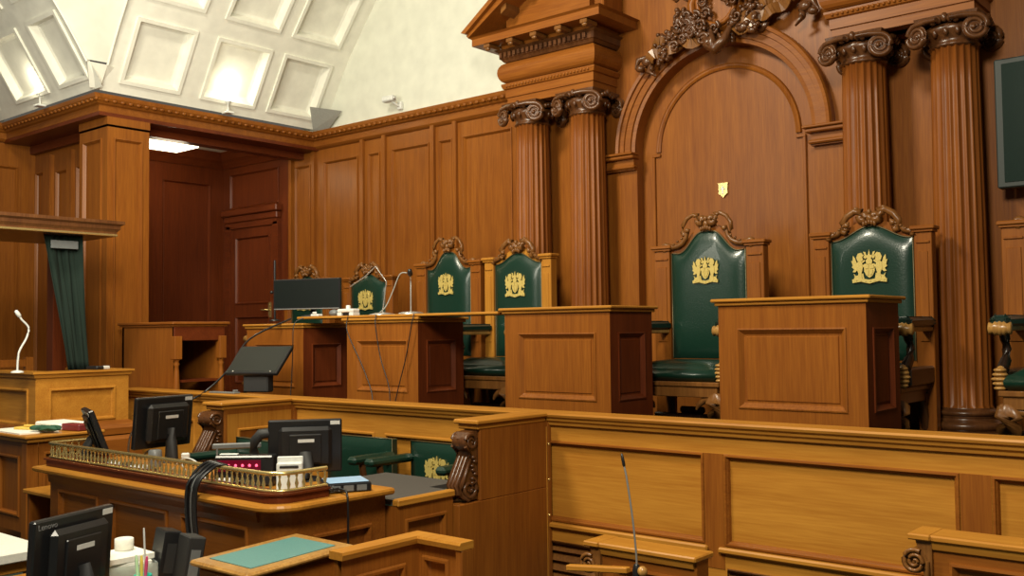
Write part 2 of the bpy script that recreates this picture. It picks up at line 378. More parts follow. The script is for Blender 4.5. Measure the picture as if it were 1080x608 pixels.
# niche architrave
na = thing('arch_moulding', 'wide round-headed oak arch moulding framing the central niche', 'moulding', (ACX, YP, ZS))
m = MB(); prf = [(RO, .0), (RO, -.03), (RO+.03, -.035), (RO+.035, -.05), (RO+.085, -.052), (RO+.09, -.065), (RO+.125, -.067), (RO+.13, -.085), (RO+.155, -.09), (RO+.165, -.07), (RO+.165, 0)]
n = 48; q = len(prf); vs = []
for i in range(n+1):
    a = PI-PI*i/n
    for r, y in prf: vs.append((r*math.cos(a), y, r*math.sin(a)))
m.add(vs, [(i*q+j, i*q+j+1, (i+1)*q+j+1, (i+1)*q+j) for i in range(n) for j in range(q-1)])
m.build('arch_band', W['mid_x'], na)
for sx, nm in ((-1, 'l'), (1, 'r')):
    m = MB(); x0 = sx*RO; x1 = sx*(RO+.29); xa, xb = min(x0, x1), max(x0, x1)
    m.box(xa-.0, xb, -.05, .0, -.10, -.05); m.box(xa-.03, xb+.02, -.10, .0, -.05, -.02, .008); m.box(xa-.045, xb+.02, -.12, .0, -.02, 0, .006); m.box(xa-.01, xb, -.04, 0, -.14, -.12)
    m.box(xa-.02, xb+.01, -.07, .0, -.13, -.10, .01)
    if sx < 0: pass
    m.build('impost', W['mid_x'], na)
# inner arch bead on the niche back
m = MB(); r = .60; prf = [(r-.012, .0), (r-.012, -.012), (r+.0, -.02), (r+.012, -.012), (r+.02, -.014), (r+.028, -.02), (r+.034, 0)]; q = len(prf); vs = []
for i in range(n+1):
    a = PI-PI*i/n
    for rr, y in prf: vs.append((rr*math.cos(a), y, rr*math.sin(a)))
m.add(vs, [(i*q+j, i*q+j+1, (i+1)*q+j+1, (i+1)*q+j) for i in range(n) for j in range(q-1)])
for s in (-1, 1):
    xo = s*(r+.055); m.box(min(s*(r-.01), xo+s*.012), max(s*(r-.01), xo+s*.012), -.02, 0, -.04, -.015, .004)
    m.box(xo-.012, xo+.012, -.02, 0, -1.9, -.04, .004)
tag(m.build('arch_bead', W['mid_z'], None, loc=(ACX, 6.999, ZS)), 'slim arched bead outlining the panel inside the niche', 'moulding')
# small gilt plaque
pl = thing('wall_plaque', 'tiny gilt shield plaque fixed in the middle of the niche', 'plaque', (-3.685, 6.998, 1.085))
m = MB(); sh = [(-.045, .060), (-.038, .045), (-.038, -.025), (-.02, -.035), (0, -.058), (.02, -.035), (.038, -.025), (.038, .045), (.045, .060)]
m.prism(sh, lambda a, b: (a, 0, b), lambda a, b: (a, -.014, b)); m.build('shield', M['brass'], pl)
m = MB(); m.box(-.006, .006, -.02, -.014, -.03, .035, .002); m.box(-.022, .022, -.0195, -.014, .006, .016, .002); m.build('emblem', M['silver'], pl)
# ------------------------------------------------------------------ columns
def volute_pts(cx, cz, r, sgn, y): return [(cx+sgn*(p[0]-cx), y, p[1]) for p in spiral(cx, cz, r, r*.12, PI/2, 2.0, 36)]
def make_column(label, loc):
    t = thing('fluted_column', label, 'column', loc, 0, 'fluted columns flanking the niche')
    h = 1.98-DZ; r = .162; nf = 20
    def rf(a, z):
        k = (a*nf/(2*PI)) % 1.0
        w = math.sin(PI*k); return 1-.085*(max(0, w-.25)/.75)**.7 if True else 1
    m = MB(); prof = []
    for i in range(11):
        z = .22+(h-.22-.195)*i/10; tt = i/10; prof.append((r*(1-.11*tt**1.6), z))
    m.lathe([(r*1.03, .195), *prof, (r*.91, h-.19)], 160, rf=lambda a, z: rf(a, z) if .21 < z < h-.192 else 1)
    m.build('shaft', W['col_z'], t)
    m = MB(); m.box(-.235, .235, -.235, .235, 0, .06, .008); Kz = .70
    bp = [(.23, .06)]+[(.205+.03*math.cos(a), .088+.027*math.sin(a)) for a in [(-PI/2)+PI*i/8 for i in range(9)]]+[(.195, .118), (.185, .125), (.18, .142), (.19, .148)]+[(.18+.022*math.cos(a), .168+.018*math.sin(a)) for a in [(-PI/2)+PI*i/8 for i in range(9)]]+[(.17, .19), (.167, .20)]
    m.lathe(bp, 40); m.build('base', W['carve'], t)
    cap = MB(); zc = h-.19
    cap.lathe([(.140, zc-.004), (.158, zc+.004), (.158, zc+.014), (.146, zc+.022), (.150, zc+.05), (.185, zc+.085), (.195, zc+.11), (.18, zc+.135)], 32)
    for k in range(16):
        a = 2*PI*k/16; cap.ball((.180*math.cos(a), .180*math.sin(a), zc+.085), (.019, .019, .030), 6, 5)
    ab = []
    for k in range(4):
        a0 = PI/4+k*PI/2
        for j in range(8):
            a = a0+(PI/2)*j/8; rr = .275-.075*math.sin(PI*j/8)**.8; ab.append((rr*math.cos(a), rr*math.sin(a)))
    cap.prism(ab, lambda a, b: (a*.95, b*.95, zc+.150), lambda a, b: (a, b, zc+.19))
    for k in range(4):
        a = k*PI/2; ca, sa = math.cos(a), math.sin(a)
        for j in (-2, -1, 0, 1, 2):
            cap.ball((.205*ca-.035*j*sa, .205*sa+.035*j*ca, zc+.145+.012*(2-abs(j))), (.022, .022, .020+.006*(2-abs(j))), 7, 5)
    c = cap.build('capital', W['carve'], t)
    for sx in (-1, 1):
        for sy in (-1, 1):
            vm = MB(); ux, uy = math.cos(math.radians(22)), math.sin(math.radians(22))
            cx_, cy_ = sx*.175, sy*.185
            sp = spiral(0, 0, .078, .012, PI*.5, -2.25, 46)
            Q = lambda q, z_, o=0: Vector((cx_+sx*ux*q-sx*uy*o, cy_-sy*uy*q+sy*ux*o*0+sy*o, zc+.075+z_))
            vm.tube([Q(-.15, .075), Q(-.08, .082)]+[Q(p[0], p[1]) for p in sp], [.014, .018]+[.0185-.008*i/46 for i in range(47)], 8, flat=1.5)
            dd = [(.070*math.cos(2*PI*i/22), .070*math.sin(2*PI*i/22)) for i in range(22)]
            vm.prism(dd, lambda a, b: Q(a, b, -.012), lambda a, b: Q(a, b, .008)); vm.ball(Q(0, 0, .012), (.016, .016, .016), 8, 6)
            vm.build('volute', W['carve'], c)
    return t
col = make_column('leftmost fluted column, nearest the plain panelled wall', (-5.375, 6.70, DZ))
dup(col, (-4.78, 6.70, DZ), 0, 'fluted column on the left edge of the niche, second from left')
dup(col, (-2.443, 6.70, DZ), 0, 'fluted column just right of the niche, behind the right-hand throne')
dup(col, (-1.85, 6.70, DZ), 0, 'rightmost fluted column, beside the wall television')
# ------------------------------------------------------------------ entablature and broken pediments
def pediment(cx, label, flip):
    t = thing('broken_pediment', label, 'pediment', (cx, 0, 0), 0, 'broken pediments over the column pairs')
    hw = .46; y0 = 6.56; yb = 6.9
    path = [(-hw, yb), (-hw, y0), (hw, y0), (hw, yb)]
    def rot(p): return p
    m = MB(); m.mould([(0, 1.98), (0, 2.045), (.012, 2.047), (.012, 2.115), (.028, 2.122), (.04, 2.15), (.04, 2.165), (0, 2.165), (-.2, 2.165), (-.2, 1.98)], path)
    m.box(-hw+.1, hw-.1, y0+.1, yb, 1.98, 2.16)
    for i in range(int(2*hw/.035)): m.ball((-hw+.02+i*.035, y0-.035, 2.142), (.013, .012, .014), 6, 4)
    m.build('architrave', W['mid_x'], t)
    m = MB(); fp = [(-.1, 2.17), (.0, 2.17)]+[(.0+.065*math.cos(a), 2.265+.09*math.sin(a)) for a in [-PI/2+PI*i/10 for i in range(11)]]+[(-.1, 2.355)]
    m.mould(fp, path, smooth=False)
    m.build('frieze', W['mid_x'], t)
    m = MB(); m.mould([(-.1, 2.355), (.0, 2.355), (.02, 2.36), (.04, 2.385), (.05, 2.39), (.05, 2.44), (.08, 2.46), (-.1, 2.46)], path)
    for i in range(int(2*hw/.05)+1): m.box(-hw-.03+i*.05, -hw+i*.05, y0-.075, y0-.05, 2.395, 2.435)
    m.build('dentils', W['carve'], t)
    for i in range(5):
        b = MB(); x = -hw-.06+i*(2*hw+.12)/4; b.box(x-.035, x+.035, y0-.215, y0-.06, 2.462, 2.498, .006); b.ball((x, y0-.19, 2.458), (.03, .02, .02), 8, 5); b.build('modillion', W['carve_lt'], t)
    m = MB(); m.mould([(-.1, 2.46), (.02, 2.46), (.05, 2.50), (.22, 2.50), (.22, 2.56), (.235, 2.57), (.245, 2.575), (-.1, 2.578)], path); m.box(-hw+.1, hw-.1, y0+.1, yb, 2.50, 2.575)
    m.build('cornice', W['mid_x'], t)
    # raking cornice rising towards the middle of the room
    sl = math.tan(math.radians(31)); s = 1 if not flip else -1
    def P(u, w, y): return (s*(-hw-.24+u), y, 2.575+u*sl+w)
    m = MB(); U = 1.15
    m.prism([(0, 0), (U, 0), (U, .13), (-.02, .0+.035)], lambda u, w: P(u, w, y0-.25), lambda u, w: P(u, w, yb))
    m.prism([(-.0, .03), (U, .125), (U, .17), (-.05, .075)], lambda u, w: P(u, w, y0-.29), lambda u, w: P(u, w, yb))
    m.build('raking_cornice', W['mid_x'], t)
    for i in range(4):
        b = MB(); u = .34+i*.22; b.prism([(u, -.05), (u+.06, -.05), (u+.06, -.0), (u, -.0)], lambda u, w: P(u, w, y0-.2), lambda u, w: P(u, w, y0-.02)); b.build('modillion', W['carve_lt'], t)
    m = MB(); m.prism([(.25, .0-.25*sl), (U, -U*sl), (U, 0), (.25, 0)], lambda u, w: P(u, w, y0-.02), lambda u, w: P(u, w, yb)); m.build('tympanum', W['mid_x'], t)
    m = MB(); xx = s*(hw-.02); m.box(min(xx, xx+s*.1)-.02, max(xx, xx+s*.1), y0+.05, yb, 2.58, 3.4, .01); m.build('pedestal_block', W['mid_z'], t)
    return t
pediment(-5.08, 'broken pediment over the left column pair, beside the white wall', False)
pediment(-2.147, 'broken pediment over the right column pair, cut by the picture top', True)
# ------------------------------------------------------------------ carved cartouche over the arch
cg = thing('carved_cartouche', 'dark carved cartouche with ribbons and foliage above the arch', 'carving', (-3.60, 6.84, 2.30))
m = MB(); ov = [(.24*math.cos(a), .30*math.sin(a)) for a in [2*PI*i/32 for i in range(32)]]
m.prism(ov, lambda a, b: (a, .05, b+.26), lambda a, b: (a*.8, -.04, b*.8+.26))
m.tube([(a, -.02, b+.26) for a, b in ov+ov[:1]], .034, 8); m.tube([(a*.7, -.05, b*.7+.26) for a, b in ov+ov[:1]], .022, 8)
m.build('oval_shield', W['mid_z'], cg)
m = MB(); rnd = random.Random(3)
def leaf(m, x, z, a, L, w, y=-.05):
    R4 = Matrix.Translation((x, y, z)) @ Matrix.Rotation(a, 4, 'Y'); m.ball((L*.5, 0, 0), (L*.55, .022, w), 8, 5, R4)
    m.ball((L*.95, -.014, w*.4), (w*.7, .024, w*.7), 7, 5, R4); m.ball((L*.35, -.016, w*.5), (L*.3, .016, w*.35), 6, 4, R4)
def edge(x): return -.20-.42*x*x if x < 0 else -.16-.30*x*x
for i in range(150):
    x = rnd.uniform(-.52, .40); z = edge(x)*.55+.03+abs(rnd.gauss(0, .14)) if rnd.random() < .75 else rnd.uniform(0, .6)
    if (x/.26)**2+((z-.26)/.32)**2 < .8: continue
    leaf(m, x, z, rnd.uniform(0, 2*PI), rnd.uniform(.05, .11), rnd.uniform(.018, .034), rnd.uniform(-.10, -.02))
for i in range(22):
    x = rnd.uniform(-.48, .38); z = rnd.uniform(-.08, .25); sp = spiral(0, 0, .05, .010, rnd.uniform(0, 6), rnd.choice((-1.4, 1.4)), 16)
    m.tube([(x+p[0], -.10, z+p[1]) for p in sp], [.017-.007*k/16 for k in range(17)], 6)
m.build('foliage', W['carve'], cg)
m = MB()
for k in range(3): m.ball((-.02+.03*(k-1), -.10, -.10-.02*k), (.05, .05, .055), 8, 6)
m.tube([(-.1, -.08, -.02), (-.05, -.12, -.12), (.02, -.13, -.16), (.09, -.12, -.10), (.12, -.08, 0)], [.02, .035, .045, .035, .02], 8)
m.tube([(-.02, -.10, -.02), (0, -.15, -.12), (.03, -.11, -.20)], [.02, .04, .012], 8)
m.build('keystone_scroll', W['carve'], cg)
def smooth_path(pts, k=5):
    P = [Vector((p[0], p[1])) for p in pts]; out = []
    for i in range(len(P)-1):
        p0 = P[max(0, i-1)]; p1 = P[i]; p2 = P[i+1]; p3 = P[min(len(P)-1, i+2)]
        for s_ in range(k):
            u = s_/k; q = .5*((2*p1)+(p2-p0)*u+(2*p0-5*p1+4*p2-p3)*u*u+(3*p1-p0-3*p2+p3)*u**3); out.append((q.x, q.y))
    return out+[tuple(P[-1])]
def ribbon(m, pts, w):
    P = [Vector((p[0], p[2], p[1])) for p in pts]; n = len(P); vs = []
    for i, p in enumerate(P):
        t = (P[min(i+1, n-1)]-P[max(0, i-1)]); t.y = 0; t.normalize(); nn = Vector((-t.z, 0, t.x))
        for s, o in ((-1, 0), (1, 0), (1, -.014), (-1, -.014)): vs.append(p+nn*w*s*.5+Vector((0, o, 0)))
    fs = [(i*4+j, i*4+(j+1) % 4, (i+1)*4+(j+1) % 4, (i+1)*4+j) for i in range(n-1) for j in range(4)]
    m.add(vs, fs+[(0, 1, 2, 3), tuple((n-1)*4+j for j in range(4))])
for s in (-1, 1):
    m = MB()
    base = [(.10, -.02), (.20, -.06), (.32, -.03), (.40, -.09), (.50, -.08), (.60, -.13)] if s < 0 else [(.16, -.05), (.26, -.02), (.36, .04), (.46, .04), (.56, .10), (.66, .12)]
    def rib(off, w, y, ph):
        P = smooth_path([(s*x, z+off) for x, z in base]); return [(x, z+.012*math.sin(i*.9+ph), y+.028*math.sin(i*.75+ph)) for i, (x, z) in enumerate(P)]
    ribbon(m, rib(.0, .09, -.07, 0), .085); ribbon(m, rib(.085, .07, -.05, 2), .07); m.build('ribbon', W['carve_lt'], cg)
    m = MB(); ex, ez = (s*.63, -.13) if s < 0 else (.72, .03)
    m.ball((ex, -.07, ez), (.05, .035, .04), 10, 7); m.ball((ex+s*.06, -.08, ez-.05), (.04, .03, .03), 10, 7); m.ball((ex-s*.03, -.06, ez-.06), (.03, .03, .035), 8, 6)
    m.tube([(ex, -.06, ez+.04), (ex+s*.07, -.09, ez+.02), (ex+s*.1, -.08, ez-.05)], [.02, .026, .012], 8); m.tube([(ex-s*.04, -.06, ez-.02), (ex-s*.02, -.09, ez-.09), (ex-s*.08, -.07, ez-.13)], [.02, .022, .008], 8)
    m.build('tassel', W['carve'], cg)

# ------------------------------------------------------------------ wall television
tv = thing('wall_television', 'large dark television screen hung on the right wall beside the column', 'television', (-1.62, 6.74, .86))
m = MB(); m.box(.0, 1.35, -.04, .06, -.0, .82, .008); m.build('casing', M['tvrim'], tv)
m = MB(); m.box(.045, 1.31, -.046, -.041, .035, .785); m.build('screen', M['tv'], tv)
m = MB(); m.box(.5, .9, .06, .16, .3, .5); m.build('wall_bracket', M['black'], tv)
# ================================================================== THRONES
def emblem_mb(s, y=0):
    """coat of arms: shield, helm and crest, two supporters, ribbon at the foot"""
    m = MB()
    def P(poly, d=.006, off=0): m.prism([(a*s, b*s) for a, b in poly], lambda a, b: (a, y-off, b), lambda a, b: (a, y-off-d, b))
    P([(-.30, .22), (.30, .22), (.30, -.20), (.18, -.44), (0, -.58), (-.18, -.44), (-.30, -.20)], .004, .002)
    P([(-.24, .16), (-.04, .16), (-.04, -.06), (-.24, -.06)], .004, .006); P([(.04, .16), (.24, .16), (.24, -.06), (.04, -.06)], .004, .006)
    P([(-.22, -.13), (-.04, -.13), (-.04, -.44), (-.14, -.38)], .004, .006); P([(.22, -.13), (.14, -.38), (.04, -.44), (.04, -.13)], .004, .006)
    P([(-.15, .20), (-.19, .40), (-.1, .52), (.1, .52), (.19, .40), (.15, .20)], .010)
    P([(-.09, .50), (-.20, .72), (-.07, .70), (0, 1.02), (.07, .70), (.20, .72), (.09, .50)], .008)
    for sg in (-1, 1):
        def Q(poly, d=.006): P([(sg*a, b) for a, b in (poly if sg > 0 else poly[::-1])], d)
        Q([(.42, -.62), (.66, -.66), (.62, -.30), (.72, -.05), (.70, .28), (.55, .42), (.40, .30), (.36, 0), (.44, -.3)], .009)   # body
        Q([(.34, .44), (.46, .34), (.66, .40), (.72, .60), (.62, .82), (.44, .86), (.30, .70), (.38, .60)], .010)                  # head and mane
        Q([(.26, .06), (.40, .02), (.44, .14), (.28, .20)]); Q([(.24, .36), (.44, .24), (.46, .34), (.26, .46)])                  # forelegs
        Q([(.68, .20), (.80, .56), (.92, .72), (.94, .40), (1.02, .44), (.94, .16), (1.0, .06), (.86, -.06), (.96, -.22), (.80, -.24), (.68, -.10)])   # wing
        Q([(.60, -.40), (.78, -.44), (.90, -.30), (.84, -.50), (.92, -.66), (.60, -.68)])                                            # haunch and tail
        Q([(.14, .58), (.22, .50), (.34, .60), (.26, .70), (.34, .92), (.20, .88)], .005)                                              # mantling
        Q([(.30, -.62), (.36, -.30), (.44, -.34), (.40, -.64)], .005)
    P([(-.98, -.64), (-.96, -.84), (-.5, -.78), (0, -.90), (.5, -.78), (.96, -.84), (.98, -.64), (.5, -.60), (0, -.68), (-.5, -.60)], .010)
    for k in range(7): P([(-.78+.26*k, -.67-.02*(3-abs(k-3))), (-.70+.26*k, -.67-.02*(3-abs(k-3))), (-.70+.26*k, -.74-.02*(3-abs(k-3))), (-.78+.26*k, -.74-.02*(3-abs(k-3)))], .003, .010)
    return m
def make_throne(kind, label, loc, rz=0, sc=1.0):
    """local frame: origin on the floor below the middle of the back; faces -y"""
    t = thing('throne_chair', label, 'chair', loc, rz, 'green leather thrones on the bench')
    t.scale = (sc, sc, sc)
    wide = kind == 'A'
    hw = .30 if wide else .265; zb = .50; zs = 1.27 if wide else 1.28; zp = 1.425 if wide else 1.37; tot = .445 if wide else .385
    def outline(u):
        a = abs(u)
        if wide:
            if a < .16: k = 1-.03*(a/.16)**2
            else:
                q = (a-.16)/.84; k = .97*max(0, (math.cos(PI*min(1, q/.80))*.5+.5))**1.15+(.04*(q-.8)/.2 if q > .8 else 0)
            return zs+(zp-zs)*k
        q = a; return zs+(zp-zs)*(math.cos(PI*min(1, q*1.05))*.5+.5)
    # leather back, padded
    m = MB(); nu, nv = 40, 26; vs = []
    for i in range(nu+1):
        u = -1+2*i/nu
        for j in range(nv+1):
            v = j/nv; z = zb+(outline(u)-zb)*v
            puff = .035*(1-abs(u)**7)*(1-max(0, v*2-1)**9)*(1-max(0, 1-v*2)**9)
            vs.append((u*hw, -.02-puff, z))
    fs = [((i)*(nv+1)+j, (i+1)*(nv+1)+j, (i+1)*(nv+1)+j+1, i*(nv+1)+j+1) for i in range(nu) for j in range(nv)]
    m.add(vs, fs, True); m.build('backrest', M['leather'], t)
    # wooden back board following the outline
    m = MB(); top = [(-hw-.012+(2*hw+.024)*i/30, outline(-1+2*i/30)+.055) for i in range(31)]
    m.prism([(-hw-.012, .30)]+[(hw+.012, .30)]+top[::-1], lambda a, b: (a, .03, b), lambda a, b: (a, -.015, b))
    m.build('back_board', W['mid_z'], t)
    m = MB(); rim = [(u/15*hw, -.024, outline(u/15)+.004) for u in range(-15, 16)]
    m.tube([(-hw, -.024, zb)]+rim+[(hw, -.024, zb)], .005, 6); m.build('piping', M['piping'], t)
    for s in (-1, 1):
        m = MB(); xa, xb = sorted((s*(hw+.012), s*tot)); zt = 1.30 if wide else 1.31
        m.box(xa, xb, -.04, .04, .0, zt, .004)
        m.box(xa+.025, xb-.025, -.046, -.035, .62, zt-.12, .003); m.box(xa+.012, xb-.012, -.05, -.035, zt-.07, zt-.055, .003)
        m.build('back_post', W['mid_z'], t)
        m = MB(); m.box(xa-.01, xb+.012, -.055, .045, zt, zt+.015, .003); m.box(xa-.02, xb+.024, -.068, .05, zt+.015, zt+.04, .006); m.build('post_cap', W['mid_x'], t)
    # carved crest rail: two swan-neck scrolls and a boss
    m = MB(); cr = W['carve_lt'] if True else W['carve']
    for s in (-1, 1):
        if wide:
            p = [(x, z) for x, z in spiral(.045, zp+.085, .008, .035, 0, 1.1, 14)]
            p += [(.065, zp+.125), (.11, zp+.130), (.16, zp+.105), (.195, zp+.055), (.20, zp+.005), (.185, zp-.02)]
            p2 = [(.15, zp+.03), (.17, zp-.035), (.20, zp-.075), (.24, zp-.095), (.29, zp-.10), (.335, zp-.085)]+[(x, z) for x, z in spiral(.345, zp-.105, .025, .008, PI/2, -1.2, 12)]
        else:
            p = [(x, z) for x, z in spiral(.04, zp+.065, .008, .032, 0, 1.1, 14)]
            p += [(.055, zp+.10), (.10, zp+.105), (.15, zp+.075), (.185, zp+.03), (.185, zp-.01)]+[(x, z) for x, z in spiral(.165, zp-.015, .02, .006, 0, -1.2, 10)]
            p2 = [(.195, zp-.01), (.215, zp-.035), (.245, zp-.045), (.27, zp-.04)]+[(x, z) for x, z in spiral(.27, zp-.055, .018, .006, PI/2, -1.2, 10)]
        for q_, r_ in ((p, .027), (p2, .022)):
            k = len(q_); m.tube([(s*x, -.035, z) for x, z in q_], [r_*(.55+.45*math.sin(PI*min(1, (i+2)/(k*.8)))) if i < k*.8 else r_*.6 for i in range(k)], 8)
        m.ball((s*.15, -.05, zp+.015), (.022, .018, .02), 8, 6); m.ball((s*.09, -.04, zp+.12), (.02, .014, .014), 8, 6)
        for j in range(4): m.ball((s*(.20+.035*j) if wide else s*(.14+.03*j), -.05, (zp-.04-.02*j) if wide else zp+.03-.02*j), (.012, .01, .01), 6, 5)
    m.ball((0, -.04, zp+.055), (.026, .022, .03), 8, 6); m.ball((0, -.045, zp+.095), (.016, .016, .02), 8, 6)
    for j in range(5): m.ball((.018*(j-2), -.05, zp+.03-.006*abs(j-2)), (.011, .012, .02), 6, 5)
    m.build('crest_carving', cr, t)
    e = emblem_mb(.105 if wide else .115).build('gilt_emblem', M['gold'], t, loc=(0, -.060, 1.135 if wide else 1.10))
    # seat
    m = MB(); nu, nv = 24, 16; y1, y0 = -.05, -.55; sw = .31 if wide else .30
    vs = []
    for i in range(nu+1):
        u = -1+2*i/nu
        for j in range(nv+1):
            v = -1+2*j/nv; e_ = (1-abs(u)**6)*(1-abs(v)**6)
            vs.append((u*sw, (y0+y1)/2+v*(y1-y0)/2, .44+.06*e_))
    g = lambda i, j: i*(nv+1)+j
    fs = [(g(i, j), g(i+1, j), g(i+1, j+1), g(i, j+1)) for i in range(nu) for j in range(nv)]
    m.add(vs, fs, True)
    for ring in range(1):
        k = 14; prf = [(.0+.022*math.sin(PI*a/8), .36+.085*a/8) for a in range(9)]
        m.mould([(-.02, .36)]+prf+[(-.02, .445)], [(-sw, y0), (sw, y0), (sw, y1), (-sw, y1)], True, True)
    m.build('seat_cushion', M['leather'], t)
    m = MB(); m.box(-sw-.05, sw+.05, y0-.02, .0, .325, .358, .006); m.box(-sw-.03, sw+.03, y0-.005, -.02, .255, .325, .004)
    m.build('seat_rail', W['carve_lt'], t)
    # arms
    for s in (-1, 1):
        X = s*(sw+.045)
        m = MB(); m.box(X-.05, X+.05, -.51, -.03, .71, .775, .022); ar = m.build('armrest', M['leather_dark'], t, bevel=.006)
        m = MB(); R4 = Matrix.Translation((X, -.50, .70)) @ Matrix.Rotation(PI/2, 4, 'Y')
        m.lathe([(.014, -.062), (.036, -.056), (.028, -.036), (.042, -.024), (.036, -.012), (.044, 0), (.036, .012), (.042, .024), (.028, .036), (.036, .056), (.014, .062)], 14, R4)
        m.box(X-.035, X+.035, -.46, -.04, .685, .715, .006); m.build('arm_scroll', W['carve_gilt'], ar)
        m = MB(); m.tube([(X, -.43, .70), (X, -.40, .64), (X, -.37, .58), (X, -.40, .52), (X, -.47, .47), (X, -.50, .42), (X, -.47, .37)], [.03, .028, .026, .03, .034, .036, .03], 10)
        m.box(X-.035, X+.035, -.48, -.02, .36, .47, .012); m.build('arm_support', W['black_wood'], t)
        m = MB(); R4 = Matrix.Translation((X, -.515, .43)) @ Matrix.Rotation(PI/2, 4, 'X') @ Matrix.Rotation(PI/2, 4, 'X')
        for z_ in (.37, .395, .42, .445, .47): m.ball((X, -.53, z_), (.050-.30*abs(z_-.42), .034, .013), 12, 6)
        m.ball((X, -.515, .42), (.036, .034, .075), 12, 8); m.build('arm_boss', W['carve_gilt'], t)
        # front legs: bold S scroll, then block foot
        m = MB(); XX = s*(sw+.01)
        m.tube([(XX, -.50, .25), (XX, -.53, .21), (XX, -.525, .15), (XX, -.47, .10), (XX, -.42, .06), (XX, -.44, .03)], [.066, .072, .066, .052, .040, .045], 12)
        m.tube([(XX-s*.03, -.52, .25), (XX-s*.09, -.52, .24), (XX-s*.14, -.52, .20), (XX-s*.155, -.52, .17)], [.03, .026, .018, .008], 8)
        m.box(XX-.05, XX+.05, -.50, -.38, 0, .035, .01); m.build('leg', W['carve_lt'], t)
        m = MB(); m.tube([(XX, -.06, .3), (XX, -.04, .16), (XX, .0, .02)], [.035, .03, .03], 8); m.box(XX-.035, XX+.035, -.03, .035, 0, .04); m.build('leg', W['carve'], t)
    m = MB(); m.box(-sw, sw, -.30, -.27, .06, .12, .01); m.box(-.1, .1, -.30, -.27, .12, .17, .02); m.build('stretcher', W['black_wood'], t)
    return t
YT = 6.42
k = YT/6.5
thA = make_throne('A', 'tall green throne under the arch, peaked leather back between the two right desks', (-3.552*k, YT, DZ))
thB = make_throne('B', 'tall green throne right of the arch, rounded leather back above the right desk', (-2.345*k, YT, DZ))
c_ = dup(thA, (-6.195*k, YT, DZ), 0, 'tall green throne with peaked back and dark crest, above the long desk top'); c_.scale = (.89, 1, 1)
c_ = dup(thB, (-5.375*k, YT, DZ), 0, 'tall green throne with pale wooden posts, left of the fluted columns'); c_.scale = (.95, 1, 1)
for ch in c_.children:
    if ch.name.split('.')[0] in ('back_post', 'post_cap', 'back_board'): ch.material_slots[0].link = 'OBJECT'; ch.material_slots[0].material = W['oak_z']
c_ = dup(thB, (-7.285*k, YT, DZ), 0, 'smaller green throne behind the white-topped desk clutter, right of the bench monitor'); c_.scale = (.92, 1, .93)
c_ = dup(thB, (-8.24*k, YT, DZ), 0, 'green throne almost wholly hidden behind the bench monitor, only its crest showing'); c_.scale = (.95, 1, .945)
dup(thA, (-1.10*k, YT, DZ), 0, 'green throne cut by the right picture edge, one armrest showing')
# ================================================================== BENCH DESKS
def make_desk(label, x0, x1, y0=5.2, dp=.50, topz=.155, side=True, ov=.035, mats=('mid', 'red')):
    w = x1-x0; t = thing('judge_desk', label, 'desk', (x1, y0, DZ), 0, 'panelled desks on the raised bench')
    h = topz-.028-DZ
    f = lambda u, v, d: (u, d, v); g = lambda u, v, d: (-d, u, v)
    m = MB(); zp = .10
    m.panelled(f, -w, 0, zp, h, [(-w+.12, -.11, .255, h-.145)], DESK); m.build('front_panel', W['mid_z'], t)
    m = MB(); m.panelled(g, 0, dp, zp, h, [(.09, dp-.09, .255, h-.145)], DESK)
    m.add([(-w, 0, zp), (-w, dp, zp), (-w, dp, h), (-w, 0, h)], [(0, 3, 2, 1)]); m.add([(-w, dp, zp), (0, dp, zp), (0, dp, h), (-w, dp, h)], [(0, 3, 2, 1)])
    m.build('side_panel', W['red_z'] if mats[1] == 'red' else W['mid_z'], t)  # side turned from the light: its shade is in the darker oak
    m = MB(); m.mould([(-.02, 0), (.018, 0), (.018, .07), (.012, .085), (0, .10), (-.02, .10)], [(-w, 0), (0, 0), (0, dp), (-w, dp)], True); m.build('plinth', W['mid_x'], t)
    m = MB(); m.box(-w-ov, ov, -ov, dp+ov, h+.008, h+.028, .006); m.box(-w-ov*.5, ov*.5, -ov*.5, dp+ov*.5, h-.012, h+.008, .004); m.build('desk_top', W['oak_x'], t)
    return t
make_desk('rightmost bench desk, in front of the rounded throne', -2.79, -1.92, topz=.168)
make_desk('bench desk under the two left columns, second from the right', -4.44, -3.56, topz=.152)
make_desk('bench desk with trailing cables, below the desk microphone', -6.11, -5.30, topz=.108)
make_desk('leftmost bench desk, under the bench monitor', -7.47, -6.67, topz=.078, ov=.03)
m = MB(); m.box(-6.72, -4.48, 5.17, 5.62, .112, .132, .005)
tag(m.build('long_desk_board', W['oak_x'], None), 'long thin oak board bridging the left bench desks', 'board')
# lectern table with turned legs beside the pillar
st = thing('side_table', 'oak side table with turned front legs at the foot of the pillar', 'table', (-7.66, 4.59, DZ))
m = MB(); m.panelled(lambda u, v, d: (u, d, v), -.86, 0, 0, .80, [], SUNK); m.box(-.86, -.0, .0, .5, .0, .04); m.box(-.86, 0, .47, .5, 0, .8); m.box(-.86, -.83, 0, .5, 0, .8); m.build('body_panel', W['mid_z'], st)
m = MB(); m.box(-.9, .04, -.03, .54, .80, .825, .006); m.box(-.88, .02, -.015, .52, .785, .80); m.build('table_top', W['mid_x'], st)
m = MB(); m.box(-.02, .012, .0, .5, .66, .785, .004); m.build('apron', W['red_x'], st)
m = MB(); m.box(-.3, -.02, .02, .48, .30, .32); m.build('inner_shelf', W['red_x'], st)
for y in (.03, .47):
    m = MB(); m.lathe([(.03, 0), (.03, .05), (.018, .07), (.024, .12), (.030, .25), (.022, .40), (.018, .44), (.028, .46), (.018, .48), (.03, .50)], 14, cx=0, cy=y); m.box(-.035, .035, y-.035, y+.035, .50, .70, .004); m.build('leg', W['mid_z'], st)
